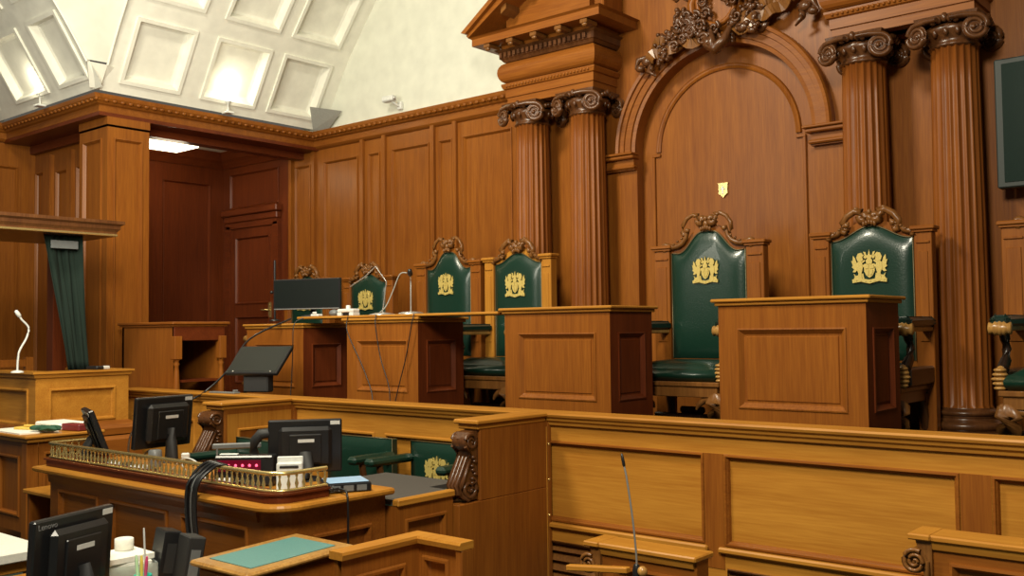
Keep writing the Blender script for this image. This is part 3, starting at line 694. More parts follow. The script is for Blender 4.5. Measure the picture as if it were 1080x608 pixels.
# ================================================================== FRONT RAIL OF THE BENCH
YR = 4.45
r_ = thing('bench_front_rail', 'long golden oak panelled rail running in front of the raised bench', 'rail', (0, YR, FZ))
T = -.47-FZ
def fr(u, v, d): return (u, d, v)
RP = [(.0, -.004), (.006, -.010), (.016, -.010), (.022, .012), (.030, .018), (.034, .018)]
m = MB()
holes = [(-3.61, -2.485, -1.085-FZ, -.63-FZ), (-2.375, -1.262, -1.085-FZ, -.63-FZ), (-1.135, -.1, -1.085-FZ, -.63-FZ)]
gr = [(-3.59, -2.50, -1.55-FZ, -1.20-FZ), (-2.36, -1.28, -1.55-FZ, -1.20-FZ), (-1.12, -.12, -1.55-FZ, -1.20-FZ)]
m.panelled(fr, -3.70, .3, 0, T-.10, holes+gr, []) if False else None
m.panelled(fr, -3.70, .3, 0, T-.04, gr, [(0, .06)]); 
# carve panel holes by a second tiling: rebuild with both sets
m = MB()
us = holes
m.panelled(fr, -3.70, .3, 0, .41+.0, gr, [(0, .05)])
m.panelled(fr, -3.70, .3, .41, T-.04, holes, [(0, .020)])
m.build('rail_framing', W['oak_x'], r_)
for a, b in ((-3.698, -3.612), (-2.483, -2.377), (-1.26, -1.137)): m = MB(); m.box(a, b, -.003, .004, .40, T-.16); m.build('stile', W['mid_z'], r_)
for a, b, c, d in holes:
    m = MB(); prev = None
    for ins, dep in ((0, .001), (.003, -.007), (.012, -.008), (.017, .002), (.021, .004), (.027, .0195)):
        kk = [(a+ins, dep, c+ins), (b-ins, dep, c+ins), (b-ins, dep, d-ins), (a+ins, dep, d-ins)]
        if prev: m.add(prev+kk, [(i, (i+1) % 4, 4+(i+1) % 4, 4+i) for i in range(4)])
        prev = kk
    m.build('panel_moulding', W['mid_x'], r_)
m = MB(); m.panelled(fr, -8.19, -5.97, 0, T-.04, [(-8.08, -7.1, .25, T-.22), (-7.0, -6.1, .25, T-.22)], RP); m.panelled(fr, -5.97, -3.70, 0, T-.04, [(-5.75, -4.95, .2, T-.20), (-4.85, -3.85, .2, T-.20)], RP)
m.build('recess_panelling', W['oak_x'], r_)
m = MB(); m.mould([(-.12, T-.075), (.004, T-.075), (.018, T-.07), (.022, T-.055), (.034, T-.045), (.038, T-.03), (.05, T-.022), (.055, T-.01), (.05, T), (-.12, T)], [(-8.19, 0), (.3, 0)])
m.build('cap_rail', W['oak_x'], r_)
m = MB(); m.box(-8.19, .3, .05, .10, 0, T-.05); m.build('rear_board', W['oak_x'], r_)
m = MB()
for a, b, c, d in holes: m.box(a-.03, b+.02, -.028, .0, c-.035, c-.005, .008)
m.build('ledge_moulding', W['oak_x'], r_)
for a, b, c, d in gr:
    m = MB(); k = 6
    for i in range(k):
        z = d-.03-i*(d-c-.02)/k; R4 = Matrix.Translation(((a+b)/2, .02, z)) @ Matrix.Rotation(math.radians(-38), 4, 'X'); m.box(-(b-a)/2, (b-a)/2, -.004, .004, -.026, .026, 0, R4)
    m.tube([(a, -.004, c), (b, -.004, c), (b, -.004, d), (a, -.004, d), (a, -.004, c)], .008, 4)
    m.build('vent_grille', W['carve_lt'], r_)
# scroll-fronted arms of the clerk's recess
def make_arm(label, loc, w=.095):
    t = thing('scroll_arm', label, 'partition', loc, 0, "arms of the clerk's recess")
    T_ = T-.02
    m = MB(); m.box(-w+.02, w-.0, -.765, 0, 0, T_-.40, .004); m.box(-w+.02, w, -.60, 0, T_-.40, T_-.02, .004); m.build('side_board', W['mid_z'], t)
    m = MB(); m.box(w-.0, w+.008, -.55, -.04, .15, T_-.10, .004) if False else m.box(w, w+.006, -.03, -.0, .1, T_-.04, .002)
    m.build('edge_strip', W['mid_z'], t)
    m = MB(); m.box(-w-.02, w+.02, -.64, -.045, T_-.002, T_+.022, .006); m.box(-w-.005, w+.005, -.62, -.045, T_-.03, T_-.002, .006); m.build('arm_cap', W['oak_y'], t)
    # console scroll on the front end
    m = MB()
    s1 = spiral(-.655, T_-.09, .045, .010, PI*.9, -1.6, 26)
    path = [(-.60, T_-.035), (-.63, T_-.035), (-.67, T_-.04)]+[(-.70, T_-.07), (-.70, T_-.11), (-.665, T_-.14), (-.66, T_-.18), (-.70, T_-.25), (-.735, T_-.31), (-.73, T_-.36), (-.68, T_-.39), (-.61, T_-.39), (-.60, T_-.2)]
    m.prism(path, lambda a, b: (-w+.035, a, b), lambda a, b: (w-.015, a, b))
    for X in (w-.012, -w+.03):
        m.tube([(X, a, b) for a, b in s1], [.012-.006*i/26 for i in range(27)], 6)
        s2 = spiral(-.672, T_-.33, .055, .010, PI*.2, -1.5, 26); m.tube([(X, a, b) for a, b in s2], [.013-.006*i/26 for i in range(27)], 6)
        m.tube([(X, a, b) for a, b in path[4:11]], .010, 6)
        for k in range(7): m.ball((X, -.64+.012*math.sin(k*2), T_-.17-.022*k), (.012, .016, .011), 6, 5)
    R4 = Matrix.Translation((0, -.665, T_-.09)) @ Matrix.Rotation(PI/2, 4, 'Y'); m.lathe([(.038, -w+.03), (.044, -.03), (.036, 0), (.044, .03), (.038, w-.012)], 16, R4)
    for dx in ((-.045, -.015, .015, .045) if w > .08 else (-.03, -.005, .02)): m.tube([(dx+.01, -.665, T_-.17), (dx+.01, -.71, T_-.25), (dx+.01, -.742, T_-.31), (dx+.01, -.735, T_-.355)], .013, 6)
    m.build('carved_scroll', W['carve'], t)
    m = MB(); m.panelled(lambda u, v, d: (w+.001-d, u, v), -.58, -.05, .2, T_-.06, [(-.50, -.13, .25, T_-.16)], RP) if label.startswith('left') else m.box(w-.001, w+.004, -.04, -.035, .1, T_-.06)
    m.build('inner_panel', W['oak_z'], t)
    return t
ra = make_arm("right arm of the clerk's recess, plain tall side and carved scroll front", (-3.535, YR, FZ), .068)
make_arm("left arm of the clerk's recess, carved scroll behind the counter monitor", (-5.88, YR, FZ))
hm = MB()
for z in (.55, .75, .95): hm.ball((.072, -.02, z), (.006, .01, .01), 6, 5)
hm.build('hinge', M['brass'], ra)
# ================================================================== CLERK'S COUNTER
CZ = -.75
ct = thing('clerk_counter', "long oak clerk's counter with rounded corner and brass gallery", 'counter', (-4.6, 2.8, FZ))
def L_(x, y): return (x+4.6, y-2.8)
cz = CZ-FZ
def rounded(x0, y0, x1, yb, r=.13, n=8):
    pts = [L_(x0, y0), L_(x1-r, y0)]
    pts += [L_(x1-r+r*math.sin(PI/2*i/n), y0+r-r*math.cos(PI/2*i/n)) for i in range(1, n+1)]
    return pts+[L_(x1, yb)]
path = [L_(-5.76, 3.20)]+rounded(-5.76, 2.60, -3.525, 3.27)
top = path+[L_(-4.0, 3.27), L_(-4.1, 3.20)]
m = MB(); m.prism(top, lambda a, b: (a, b, cz-.03), lambda a, b: (a, b, cz))
m.mould([(0, cz-.034), (.016, cz-.032), (.026, cz-.024), (.028, cz-.012), (.022, cz-.002), (0, cz)], path); m.build('counter_top', W['oak_x'], ct)
m = MB()
m.panelled(lambda u, v, d: (u+4.6, 2.64-2.8+d, v), -5.70, -3.70, 0, cz-.03, [(-5.60, -5.14, .12, cz-.12), (-5.02, -4.45, .12, cz-.12), (-4.33, -3.78, .12, cz-.12)], RP)
m.panelled(lambda u, v, d: (-3.565+4.6-d, u-2.8, v), 2.775, 3.26, 0, cz-.03, [(2.83, 3.18, .12, cz-.16)], RP)
m.mould([(-.004, 0), (.0, 0), (.0, cz-.03), (-.004, cz-.03)], [(-3.70+4.6+.135*math.sin(PI/2*i/8), 2.775-2.8-.135*math.cos(PI/2*i/8)) for i in range(9)])
m.box(-5.70+4.6, -5.68+4.6, -.158, .38, 0, cz-.03); m.box(-3.62+4.6, -3.565+4.6, .46, .47, 0, cz-.03)
m.mould([(0, cz-.09), (.010, cz-.09), (.016, cz-.06), (.018, cz-.03), (0, cz-.03)], [(-5.70+4.6, 2.64-2.8), (-3.70+4.6, 2.64-2.8)])
m.build('front_panelling', W['mid_x'], ct)
pp = [L_(-5.72, 2.95)]+rounded(-5.72, 2.625, -3.56, 2.92, .10)
m = MB(); m.mould([(-.10, cz), (.0, cz), (0, cz+.032), (.012, cz+.036), (.012, cz+.045), (-.10, cz+.045)], pp); m.build('gallery_plinth', W['red_x'], ct)
gz0 = cz+.045; gz1 = cz+.128
gp = [L_(-5.71, 2.95)]+rounded(-5.71, 2.645, -3.58, 2.92, .10)
m = MB(); m.tube([(a, b, gz1) for a, b in gp], .010, 8, flat=1.3); m.tube([(a, b, gz0+.006) for a, b in gp], .008, 6, flat=1.6)
gr_ = m.build('gallery_rail', M['brass'], ct)
def along(path, step):
    out = []; acc = 0; d = step/2
    for i in range(len(path)-1):
        a, b = Vector(path[i]), Vector(path[i+1]); l = (b-a).length
        while d <= acc+l: out.append(a+(b-a)*((d-acc)/l)); d += step
        acc += l
    return out
bm_ = MB(); bm_.lathe([(.006, 0), (.008, .007), (.0045, .012), (.009, .030), (.005, .045), (.0035, .056), (.007, .066), (.0045, .075)], 8)
first = None
for p in along(gp, .040):
    if first is None: first = bm_.build('baluster', M['brass'], gr_, loc=(p.x, p.y, gz0+.004))
    else:
        o = first.copy(); C.objects.link(o); o.location = (p.x, p.y, gz0+.004)
# low side desk with grey top
gt = thing('clerk_side_desk', 'low oak side desk with charcoal writing surface beside the scroll arm', 'desk', (-3.50, 3.285, FZ))
gz = -.81-FZ
m = MB(); m.panelled(lambda u, v, d: (-d, u, v), 0, .39, 0, gz-.03, [(.05, .34, .12, gz-.10)], RP); m.box(-.60, -.002, 0, .012, 0, gz-.035); m.build('side_panel', W['mid_z'], gt)
m = MB(); m.box(-.03, .015, -.005, .395, gz-.035, gz, .006); m.build('nosing', W['oak_y'], gt)
m = MB(); m.box(-.75, -.031, 0, .39, gz-.03, gz-.004); m.box(-.75, -.17, .39, .62, gz-.03, gz-.004); m.build('writing_surface', M['deskgrey'], gt)
ss = thing('step_shelf', 'small oak shelf unit at the left end of the counter', 'shelf', (-6.05, 2.86, FZ))
m = MB(); m.box(-.24, .22, -.12, .12, .625, .65, .005); m.build('shelf_top', W['oak_x'], ss)
m = MB(); m.box(-.22, -.19, -.10, .10, 0, .625, .004); m.box(-.19, .20, .08, .10, 0, .625); m.box(-.19, .20, -.10, .08, .40, .42); m.build('frame', W['mid_z'], ss)
# ------------------------------------------------------------------ recess chairs
def make_chair(label, loc, rz, emb=False):
    t = thing('leather_armchair', label, 'chair', loc, rz, "green armchairs in the clerk's recess")
    m = MB(); nu, nv = 16, 12; vs = []; hw = .30
    for i in range(nu+1):
        u = -1+2*i/nu
        for j in range(nv+1):
            v = j/nv; vs.append((u*hw, -.03-.03*(1-abs(u)**7)*(1-abs(2*v-1)**7), .52+.39*v))
    m.add(vs, [(i*(nv+1)+j, (i+1)*(nv+1)+j, (i+1)*(nv+1)+j+1, i*(nv+1)+j+1) for i in range(nu) for j in range(nv)], True); m.box(-hw, hw, -.032, .02, .52, .91, .005)
    b = m.build('backrest', M['leather'], t)
    m = MB(); m.tube([(-hw, -.032, .52), (-hw, -.032, .912), (hw, -.032, .912), (hw, -.032, .52)], .004, 6); m.build('piping', M['piping'], b)
    if emb: emblem_mb(.105).build('gilt_emblem', M['gold'], b, loc=(-.04, -.063, .73))
    m = MB(); m.box(-.27, .27, -.34, -.04, .50, .58, .03); m.build('seat_cushion', M['leather'], t)
    m = MB(); m.box(-.28, .28, -.35, .0, .45, .50, .005); m.build('seat_rail', W['carve'], t)
    for s in (-1, 1):
        m = MB(); m.box(s*.30-.04, s*.30+.04, -.40, -.03, .785, .835, .018); a = m.build('armrest', M['leather'], t)
        m = MB(); m.tube([(s*.30, -.30, .79), (s*.30, -.27, .62), (s*.28, -.30, .48)], [.02, .022, .025], 8); m.build('arm_support', W['carve'], a)
        for y in (-.31, -.03):
            m = MB(); m.tube([(s*.25, y, .46), (s*.25, y, .2), (s*.255, y, 0)], [.024, .02, .024], 8); m.build('leg', W['carve'], t)
    return t
make_chair("green armchair in the middle of the clerk's recess, padded armrest showing", (-4.97, 4.36, FZ), math.radians(3))
make_chair("green armchair with a big gilt emblem beside the right scroll arm", (-4.20, 4.38, FZ), 0, True)
make_chair("green armchair half hidden behind the telephone, near the left scroll arm", (-5.33, 3.84, FZ), math.radians(-6))
# ================================================================== WITNESS BOX
wb = thing('witness_box', 'oak witness box with roof canopy on the left side', 'witness box', (-7.6, 3.4, FZ))
zl = -.28-FZ; bx = 4.15-3.4
m = MB(); m.panelled(lambda u, v, d: (-d, u, v), 0, bx, .0, zl-.02, [(.10, bx-.11, zl-.40, zl-.13), (.10, bx-.11, .3, zl-.55)], RP)
m.panelled(lambda u, v, d: (u, d, v), -1.0, 0, 0, zl-.02, [(-.85, -.12, zl-.42, zl-.13)], RP)
m.panelled(lambda u, v, d: (-u, bx-d, v), 0, 1.0, 0, zl-.02, [], RP)
m.build('box_panelling', W['oak_x'], wb)
m = MB(); m.mould([(-.14, zl-.02), (.0, zl-.05), (.014, zl-.045), (.02, zl-.02), (.035, zl-.015), (.035, zl), (-.14, zl)], [(-1.0, 0), (0, 0), (0, bx), (-1.0, bx)]); m.build('ledge', W['oak_y'], wb)
m = MB(); m.mould([(0, zl-.52), (.05, zl-.52), (.055, zl-.47), (.03, zl-.44), (.02, zl-.42), (0, zl-.41)], [(-1.0, 0), (0, 0), (0, bx), (-.5, bx)]); m.mould([(0, 0), (.08, 0), (.08, zl-.56), (.05, zl-.53), (0, zl-.53)], [(-1.0, 0), (0, 0), (0, bx), (-.5, bx)]); m.build('base_moulding', W['mid_y'], wb)
cb = .80-FZ
m = MB(); m.box(-1.05, -.03, -.95, .66, cb+.0, cb+.06, .006); m.mould([(-.05, cb+.03), (.0, cb+.035), (.02, cb+.06), (.02, cb+.085), (.045, cb+.10), (.045, cb+.125), (-.05, cb+.125)], [(-.03, -.95), (-.03, .66), (-1.05, .66)]); m.box(-1.05, -.03, -.95, .66, cb+.06, cb+.12)
cn = m.build('canopy', W['carve'], wb)
m = MB(); m.box(-.03, -.005, -.95, .655, cb+.0, cb+.018, .004); m.build('gilt_edge', M['brass'], cn)
m = MB(); m.box(-.92, -.80, .50, .62, zl-.3, cb, .006); m.build('canopy_post', W['red_z'], wb)
m = MB(); m.box(-.95, -.90, .0, .5, 0, .30); m.box(-.9, -.85, .3, .36, 0, zl+.10); m.box(-.9, -.85, -.1, -.04, 0, zl+.10); m.box(-.9, -.86, -.1, .36, zl+.02, zl+.08); m.build('inner_rail', W['mid_z'], wb)
# curtain tied in at the bottom
m = MB(); n = 48; k = 14; vs = []
for j in range(k+1):
    v = j/k; y0 = 3.535+(3.74-3.535)*v**.9; y1 = 3.85+(3.92-3.85)*v**1.3; z = .80+(-.28-.80)*v
    for i in range(n+1):
        u = i/n; vs.append((-7.80-.04*math.sin(u*PI)+.008*math.cos(u*2*PI*5+v*1.5)*(1-.3*v)-.010*math.sin(u*17+v*5)-.006*math.sin(u*41-v*2), y0+(y1-y0)*u, z))
m.add(vs, [(j*(n+1)+i, j*(n+1)+i+1, (j+1)*(n+1)+i+1, (j+1)*(n+1)+i) for j in range(k) for i in range(n)], True)
cu = m.build('witness_curtain', M['curtain'], None); tag(cu, 'dark green curtain hanging gathered under the witness box canopy', 'curtain')
sd = cu.modifiers.new('thick', 'SOLIDIFY'); sd.thickness = .006
m = MB(); m.box(-7.765, -7.755, 3.58, 3.80, .69, .755, .003); m.build('header_tape', M['greyp'], cu)
# witness microphone
def goose(name, label, pts, base, rad=.008, head=.018, mat='white', basemat=None, cat='microphone', group=None, bs=(.045, .015)):
    t = thing(name, label, cat, base, 0, group)
    m = MB(); m.lathe([(bs[0], 0), (bs[0], bs[1]*.6), (bs[0]*.7, bs[1]), (.01, bs[1]+.004)], 18); m.build('base', M[basemat or mat], t)
    m = MB(); P = [Vector(p)-Vector(base) for p in pts]
    sm = []
    for i in range(len(P)-1):
        p0 = P[max(0, i-1)]; p1 = P[i]; p2 = P[i+1]; p3 = P[min(len(P)-1, i+2)]
        for s_ in range(5):
            u = s_/5; sm.append(.5*((2*p1)+(p2-p0)*u+(2*p0-5*p1+4*p2-p3)*u*u+(3*p1-p0-3*p2+p3)*u**3))
    sm.append(P[-1]); m.tube(sm, rad, 8); m.build('gooseneck', M[mat], t)
    m = MB(); d = (P[-1]-P[-2]).normalized(); m.tube([P[-1]-d*.01, P[-1], P[-1]+d*.02, P[-1]+d*.045, P[-1]+d*.05], [head*.5, head, head, head*.8, head*.3], 10); m.build('mic_head', M[mat] if mat != 'silver' else M['black'], t)
    return t
goose('gooseneck_microphone', 'pale curved gooseneck microphone standing on the witness box ledge', [(-7.66, 3.29, -.28), (-7.66, 3.30, -.13), (-7.66, 3.355, -.02), (-7.66, 3.37, .06), (-7.66, 3.32, .12), (-7.66, 3.30, .15)], (-7.66, 3.29, -.28), .008, .016, 'white')
m = MB(); m.box(-.06, .06, -.04, .04, 0, .03, .008); 
b_ = thing('ledge_box', 'small dark box with white end on the witness ledge under the curtain', 'box', (-7.665, 3.90, -.28), .3)
m.build('case', M['black'], b_); m = MB(); m.box(.0, .05, .041, .11, .0, .028, .006); m.build('lid', M['white'], b_)
# ================================================================== TALL DESK WITH PAPERS (left)
td = thing('standing_desk', 'tall oak standing desk with papers at the left picture edge', 'desk', (-6.80, 2.98, FZ))
zt = -.68-FZ
m = MB(); m.box(-.66, 0, 0, .56, zt-.022, zt, .006); m.box(-.64, -.02, .02, .54, zt-.05, zt-.022, .005); m.build('desk_top', W['oak_x'], td)
m = MB(); m.box(-.13, -.05, .03, .11, 0, zt-.05, .004); m.build('leg', W['mid_z'], td)
m = MB(); m.box(-.13, -.05, .44, .52, 0, zt-.05, .004); m.build('leg', W['mid_z'], td)
m = MB(); m.panelled(lambda u, v, d: (-.05-d, u, v), .11, .44, .25, zt-.05, [(.14, .41, .3, zt-.12)], RP); m.panelled(lambda u, v, d: (u, .05+d, v), -.62, -.13, .25, zt-.05, [(-.55, -.2, .35, zt-.15)], RP); m.build('side_panel', W['mid_z'], td)
def at(rx, ry): return (-6.80+rx, 2.98+ry, -.68)
m = MB(); m.box(-.22, .28, -.11, .16, 0, .010); tag(m.build('paper_sheets', M['paper'], None, loc=at(-.42, .13)), 'wide white papers spread on the tall desk at the left edge', 'papers')
m = MB(); m.box(-.20, .17, -.11, .11, 0, .05, .01); o = m.build('paper_stack', M['paper'], None, loc=at(-.36, .42)); tag(o, 'raised white paper pad at the back of the tall desk', 'papers')
m = MB(); m.box(-.10, .10, -.05, .05, 0, .02, .006); m.box(-.04, .04, -.02, .02, .02, .035, .006); o = m.build('yellow_folder', M['yellow'], None, loc=(at(-.40, .13)[0], at(0, .20)[1], -.672)); o.rotation_euler = (0, 0, .3); tag(o, 'yellow folded wrapper lying on the white papers', 'wrapper')
gc = thing('green_cloth_bundle', 'crumpled dark green cloth bundle on the tall desk', 'cloth', (-6.93, 3.18, -.669), .35)
m = MB(); rnd = random.Random(5)
for i in range(26): R4 = Matrix.Translation((rnd.uniform(-.09, .09), rnd.uniform(-.035, .035), .024)) @ Matrix.Rotation(rnd.uniform(-.6, .6), 4, 'Z') @ Matrix.Rotation(rnd.uniform(-.2, .2), 4, 'Y'); m.ball((0, 0, 0), (rnd.uniform(.03, .07), rnd.uniform(.008, .018), rnd.uniform(.012, .02)), 8, 6, R4)
m.build('cloth', M['greenp'], gc)
m = MB(); m.box(-.10, .10, -.05, .05, 0, .05, .008); o = m.build('red_book', M['maroon'], None, loc=at(-.12, .40)); o.rotation_euler = (0, 0, .2); tag(o, 'dark red book at the back corner of the tall desk', 'book')
# ================================================================== THINGS ON THE COUNTER
def make_monitor(label, loc, rz, w=.42, h=.30, stand=.10, tilt=0, slab=.05, logo=None, arm=False):
    t = thing('computer_monitor', label, 'monitor', loc, rz, None)
    tl = Matrix.Translation((0, 0, stand)) @ Matrix.Rotation(tilt, 4, 'X')
    m = MB(); m.box(-w/2, w/2, -.01, .022, 0, h, .006, tl); m.box(-w*.36, w*.36, .022, .022+slab, h*.12, h*.88, .02, tl); m.box(-w*.22, w*.22, .02+slab, .03+slab, h*.2, h*.75, .008, tl); ca = m.build('casing', M['black'], t)
    m = MB(); m.box(-w/2+.016, w/2-.016, -.0115, -.0102, .022, h-.016, 0, tl); m.build('screen', M['screen'], t)
    m = MB(); m.box(-w*.12, w*.10, .03+slab, .0315+slab, h*.60, h*.66, 0, tl); m.build('label_plate', M['white'], ca)
    m = MB(); m.box(-w*.47, -w*.34, .0225, .024, h*.90, h*.97, 0, tl); m.build('sticker', M['white'], ca)
    m = MB(); m.tube([tuple(tl @ Vector((0, .022+slab, h*.4))), (0, .10, stand*.9+h*.15), (0, .10, .02)], [.022, .026, .03], 8, flat=1.6); m.build('stand_neck', M['black_matt'], t)
    m = MB(); m.lathe([(.08, 0), (.08, .008), (.07, .014), (.03, .02)], 24, cy=.05); m.build('stand_base', M['black_matt'], t)
    return t
def pos(x, y, z): return (x, y, z)
make_monitor('black monitor seen from behind, middle of the counter with a white sticker', (-5.36, 3.13, CZ), toward(-5.4, 3.2)+PI+math.radians(38), .40, .30, .085, tilt=math.radians(-6))
make_monitor('black monitor seen edge-on at the left end of the counter', (-5.50, 2.86, CZ), toward(-5.5, 2.9)+PI-math.radians(82), .34, .27, .07, tilt=math.radians(-20), slab=.012)
mc = make_monitor('wide black monitor seen from behind at the right end of the counter', (-4.09, 3.20, CZ), toward(-4.0, 3.1)+PI, .37, .27, .035, tilt=math.radians(-3), slab=.04)
lb = thing('indicator_box', 'black box with a row of glowing red lamps behind the brass gallery', 'electronic box', (-4.17, 2.90, CZ), toward(-4.4, 3.0)-math.radians(16))
m = MB(); m.box(-.14, .15, -.07, .02, 0, .15, .008); m.build('case', M['black'], lb)
m = MB(); m.box(-.125, .09, -.074, -.0705, .075, .13); gl = m.build('lamp_window', M['red_glass'], lb)
for i in range(6):
    m = MB(); m.ball((-.10+i*.034, -.076, .104), (.007, .004, .007), 8, 6); m.build('red_lamp', M['red_led'], gl)
m = MB(); m.box(-.12, -.03, -.05, -.02, .151, .158, .003); m.build('label_strip', M['white'], lb)
hh = thing('card_holder', 'white plastic card holder between the red-lamp box and the wide monitor', 'holder', (-3.82, 2.90, CZ), toward(-3.9, 2.9)-math.radians(6))
m = MB(); m.box(-.06, .06, .0, .012, 0, .165, .004); m.box(-.06, .06, -.04, .0, 0, .14, .006); m.box(-.04, .045, .012, .05, 0, .06); m.build('body', M['white'], hh)
m = MB(); m.box(-.045, .042, -.046, -.0405, .115, .127, .002); m.build('slot', M['black'], hh)
tp = thing('desk_telephone', 'black desk telephone with upright curved handset beside the wide monitor', 'telephone', (-4.23, 3.04, CZ), toward(-4.5, 3.3))
m = MB(); m.box(-.11, .09, -.035, .045, 0, .05, .01); m.box(-.08, .08, .0, .04, .05, .10, .015); m.build('body', M['black_matt'], tp)
m = MB(); m.tube([(-.02, .02, .08), (-.045, .0, .15), (-.04, -.01, .20), (-.01, -.02, .235), (.04, -.02, .24), (.08, -.02, .215)], [.026, .022, .026, .028, .026, .02], 10); m.build('handset', M['black_matt'], tp)
m = MB(); m.box(-.15, .10, -.012, .012, .14, .17, .006); m.box(-.13, -.12, -.01, .01, 0, .15); m.box(.07, .08, -.01, .01, 0, .15); tag(m.build('document_rest', M['greyp'], None, loc=(-4.47, 3.08, CZ)), 'grey bar-shaped document rest beside the telephone', 'stand')
bpy.data.objects['document_rest'].rotation_euler = (0, 0, toward(-4.6, 3.2))
rc = thing('audio_recorder', 'flat black recorder with pale blue top on the counter corner', 'recorder', (-3.66, 3.08, CZ), math.radians(62))
m = MB(); m.box(-.09, .12, -.10, .09, 0, .044, .006); m.build('case', M['black'], rc)
m = MB(); m.box(-.08, .11, -.09, .08, .0445, .049, .002); m.build('top_cover', M['blue'], rc)
for i in range(3):
    m = MB(); m.box(-.075+i*.062, -.028+i*.062, -.103, -.1005, .008, .034, .0); m.build('connector_plate', M['greyp'], rc)
m = MB(); m.box(-.022, .022, -.016, .016, .065, .095, .006); m.tube([(0, 0, .07), (-.02, 0, .03), (0, 0, .0)], .006); o = m.build('white_plug', M['white'], None, loc=(-4.88, 3.0, CZ)); o.rotation_euler = (0, 0, toward(-5.3, 3.1)); tag(o, 'white electrical plug standing up by the brass gallery', 'plug')
def smooth_pts(pts, k=6):
    P = [Vector(p) for p in pts]; sm = []
    for i in range(len(P)-1):
        p0 = P[max(0, i-1)]; p1 = P[i]; p2 = P[i+1]; p3 = P[min(len(P)-1, i+2)]
        for s_ in range(k):
            u = s_/k; sm.append(.5*((2*p1)+(p2-p0)*u+(2*p0-5*p1+4*p2-p3)*u*u+(3*p1-p0-3*p2+p3)*u**3))
    return sm+[P[-1]]
def cable(name, label, pts, r, mat, cat='cable', group=None):
    m = MB(); m.tube(smooth_pts(pts), r, 8); o = m.build(name, mat, None); tag(o, label, cat, group); return o
cable('white_cable', 'white cable arching up behind the brass gallery', [(-4.80, 2.86, CZ+.008), (-4.66, 2.84, CZ+.09), (-4.50, 2.80, CZ+.11), (-4.36, 2.77, CZ+.08), (-4.32, 2.77, CZ+.01)], .005, M['white'])
cb_ = thing('cable_bundle', 'thick black cable bundle drooping over the counter front', 'cables', (-4.06, 2.60, CZ))
rnd = random.Random(2)
for i in range(7):
    dx = (i-3)*.011; j = rnd.uniform(-.008, .008); k_ = rnd.uniform(-.012, .012)
    P = [(dx+.10, .20, .02), (dx+.08, .12, .09), (dx+.04, .045, .142+k_*.5), (dx*1.2, .0, .12+k_), (dx*1.3-.015, -.055+j, .06), (dx*1.2-.02, -.065+j, -.05), (dx*1.2+.0, -.065+j, -.18), (dx*1.5+.05, -.062+j, -.34), (dx*1.8+.09, -.06+j, -.60), (dx*1.8+.10, -.055+j, -.84)]
    m = MB(); m.tube(smooth_pts(P, 5), .0075 if i != 3 else .005, 8); m.build('cable', M['greyp'] if i == 3 else M['black'], cb_)
cable('black_cable', 'thin dark cable hanging down the counter end from the recorder', [(-3.58, 3.00, CZ+.02), (-3.50, 2.97, CZ+.02), (-3.475, 2.96, CZ-.05), (-3.485, 2.97, CZ-.3), (-3.48, 3.0, CZ-.6), (-3.45, 3.0, FZ+.01)], .005, M['black'])
ms = thing('plug_cluster', 'tangle of silver plugs and leads by the recorder', 'plugs', (-3.62, 2.945, CZ), .9)
m = MB(); rnd = random.Random(11)
for i in range(9):
    x, y = rnd.uniform(-.05, .05), rnd.uniform(-.03, .03); m.tube([(x, y, .01), (x+rnd.uniform(-.04, .04), y+rnd.uniform(-.03, .03), rnd.uniform(.02, .045))], .008, 6)
m.build('plugs', M['silver'], ms)
m = MB()
for i in range(5):
    P = [(rnd.uniform(-.07, .07), rnd.uniform(-.04, .04), rnd.uniform(.01, .04)) for _ in range(4)]; m.tube(P, .0035, 5)
m.build('leads', M['black'], ms)
nm = 0
# clutter behind the gallery: adaptor blocks, each its own thing
spots = [(-5.36, 2.80, 'black', 'black adaptor block, leftmost in the row behind the brass gallery'), (-5.24, 2.78, 'white', 'white adaptor next to the edge-on monitor, behind the gallery'), (-5.12, 2.80, 'black', 'black adaptor between two white ones behind the gallery'), (-4.98, 2.78, 'white', 'second white adaptor from the left behind the gallery'), (-4.20, 2.80, 'white', 'white adaptor just left of the red-lamp box')]
for x, y, c, l in spots:
    t = thing('power_adaptor', l, 'adaptor', (x, y, CZ), rnd.uniform(-.5, .5), 'power adaptors behind the brass gallery')
    m = MB(); m.box(-.045, .045, -.03, .03, 0, .045, .008); m.build('case', M[c], t)
    m = MB(); m.tube([(.045, 0, .02), (.08, .01, .03), (.10, .04, .01)], .006, 6); m.build('lead', M['black'], t)
m = MB(); m.lathe([(.035, 0), (.04, .05), (.036, .09), (.030, .095)], 16); o = m.build('dark_cup', M['greyp'], None, loc=(-5.16, 2.98, CZ)); tag(o, 'small grey cup in front of the back-view monitor', 'cup')
m = MB(); m.box(-.17, .16, -.09, .07, 0, .006); o = m.build('loose_papers', M['paper'], None, loc=(-3.88, 2.76, CZ)); o.rotation_euler = (0, 0, 0); tag(o, 'white sheets lying behind the gallery near its right end', 'papers')
# ================================================================== THINGS ON THE BENCH
bmn = make_monitor('flat black bench monitor facing the room on the leftmost desk', (-6.78, 5.33, .132), math.radians(18), .68, .265, .065, slab=.02)
bmn.location = (-6.80, 5.34, .133)
m = MB(); m.box(-.33, .33, -.013, -.0115, .068, .076); m.build('chrome_strip', M['silver'], bmn)
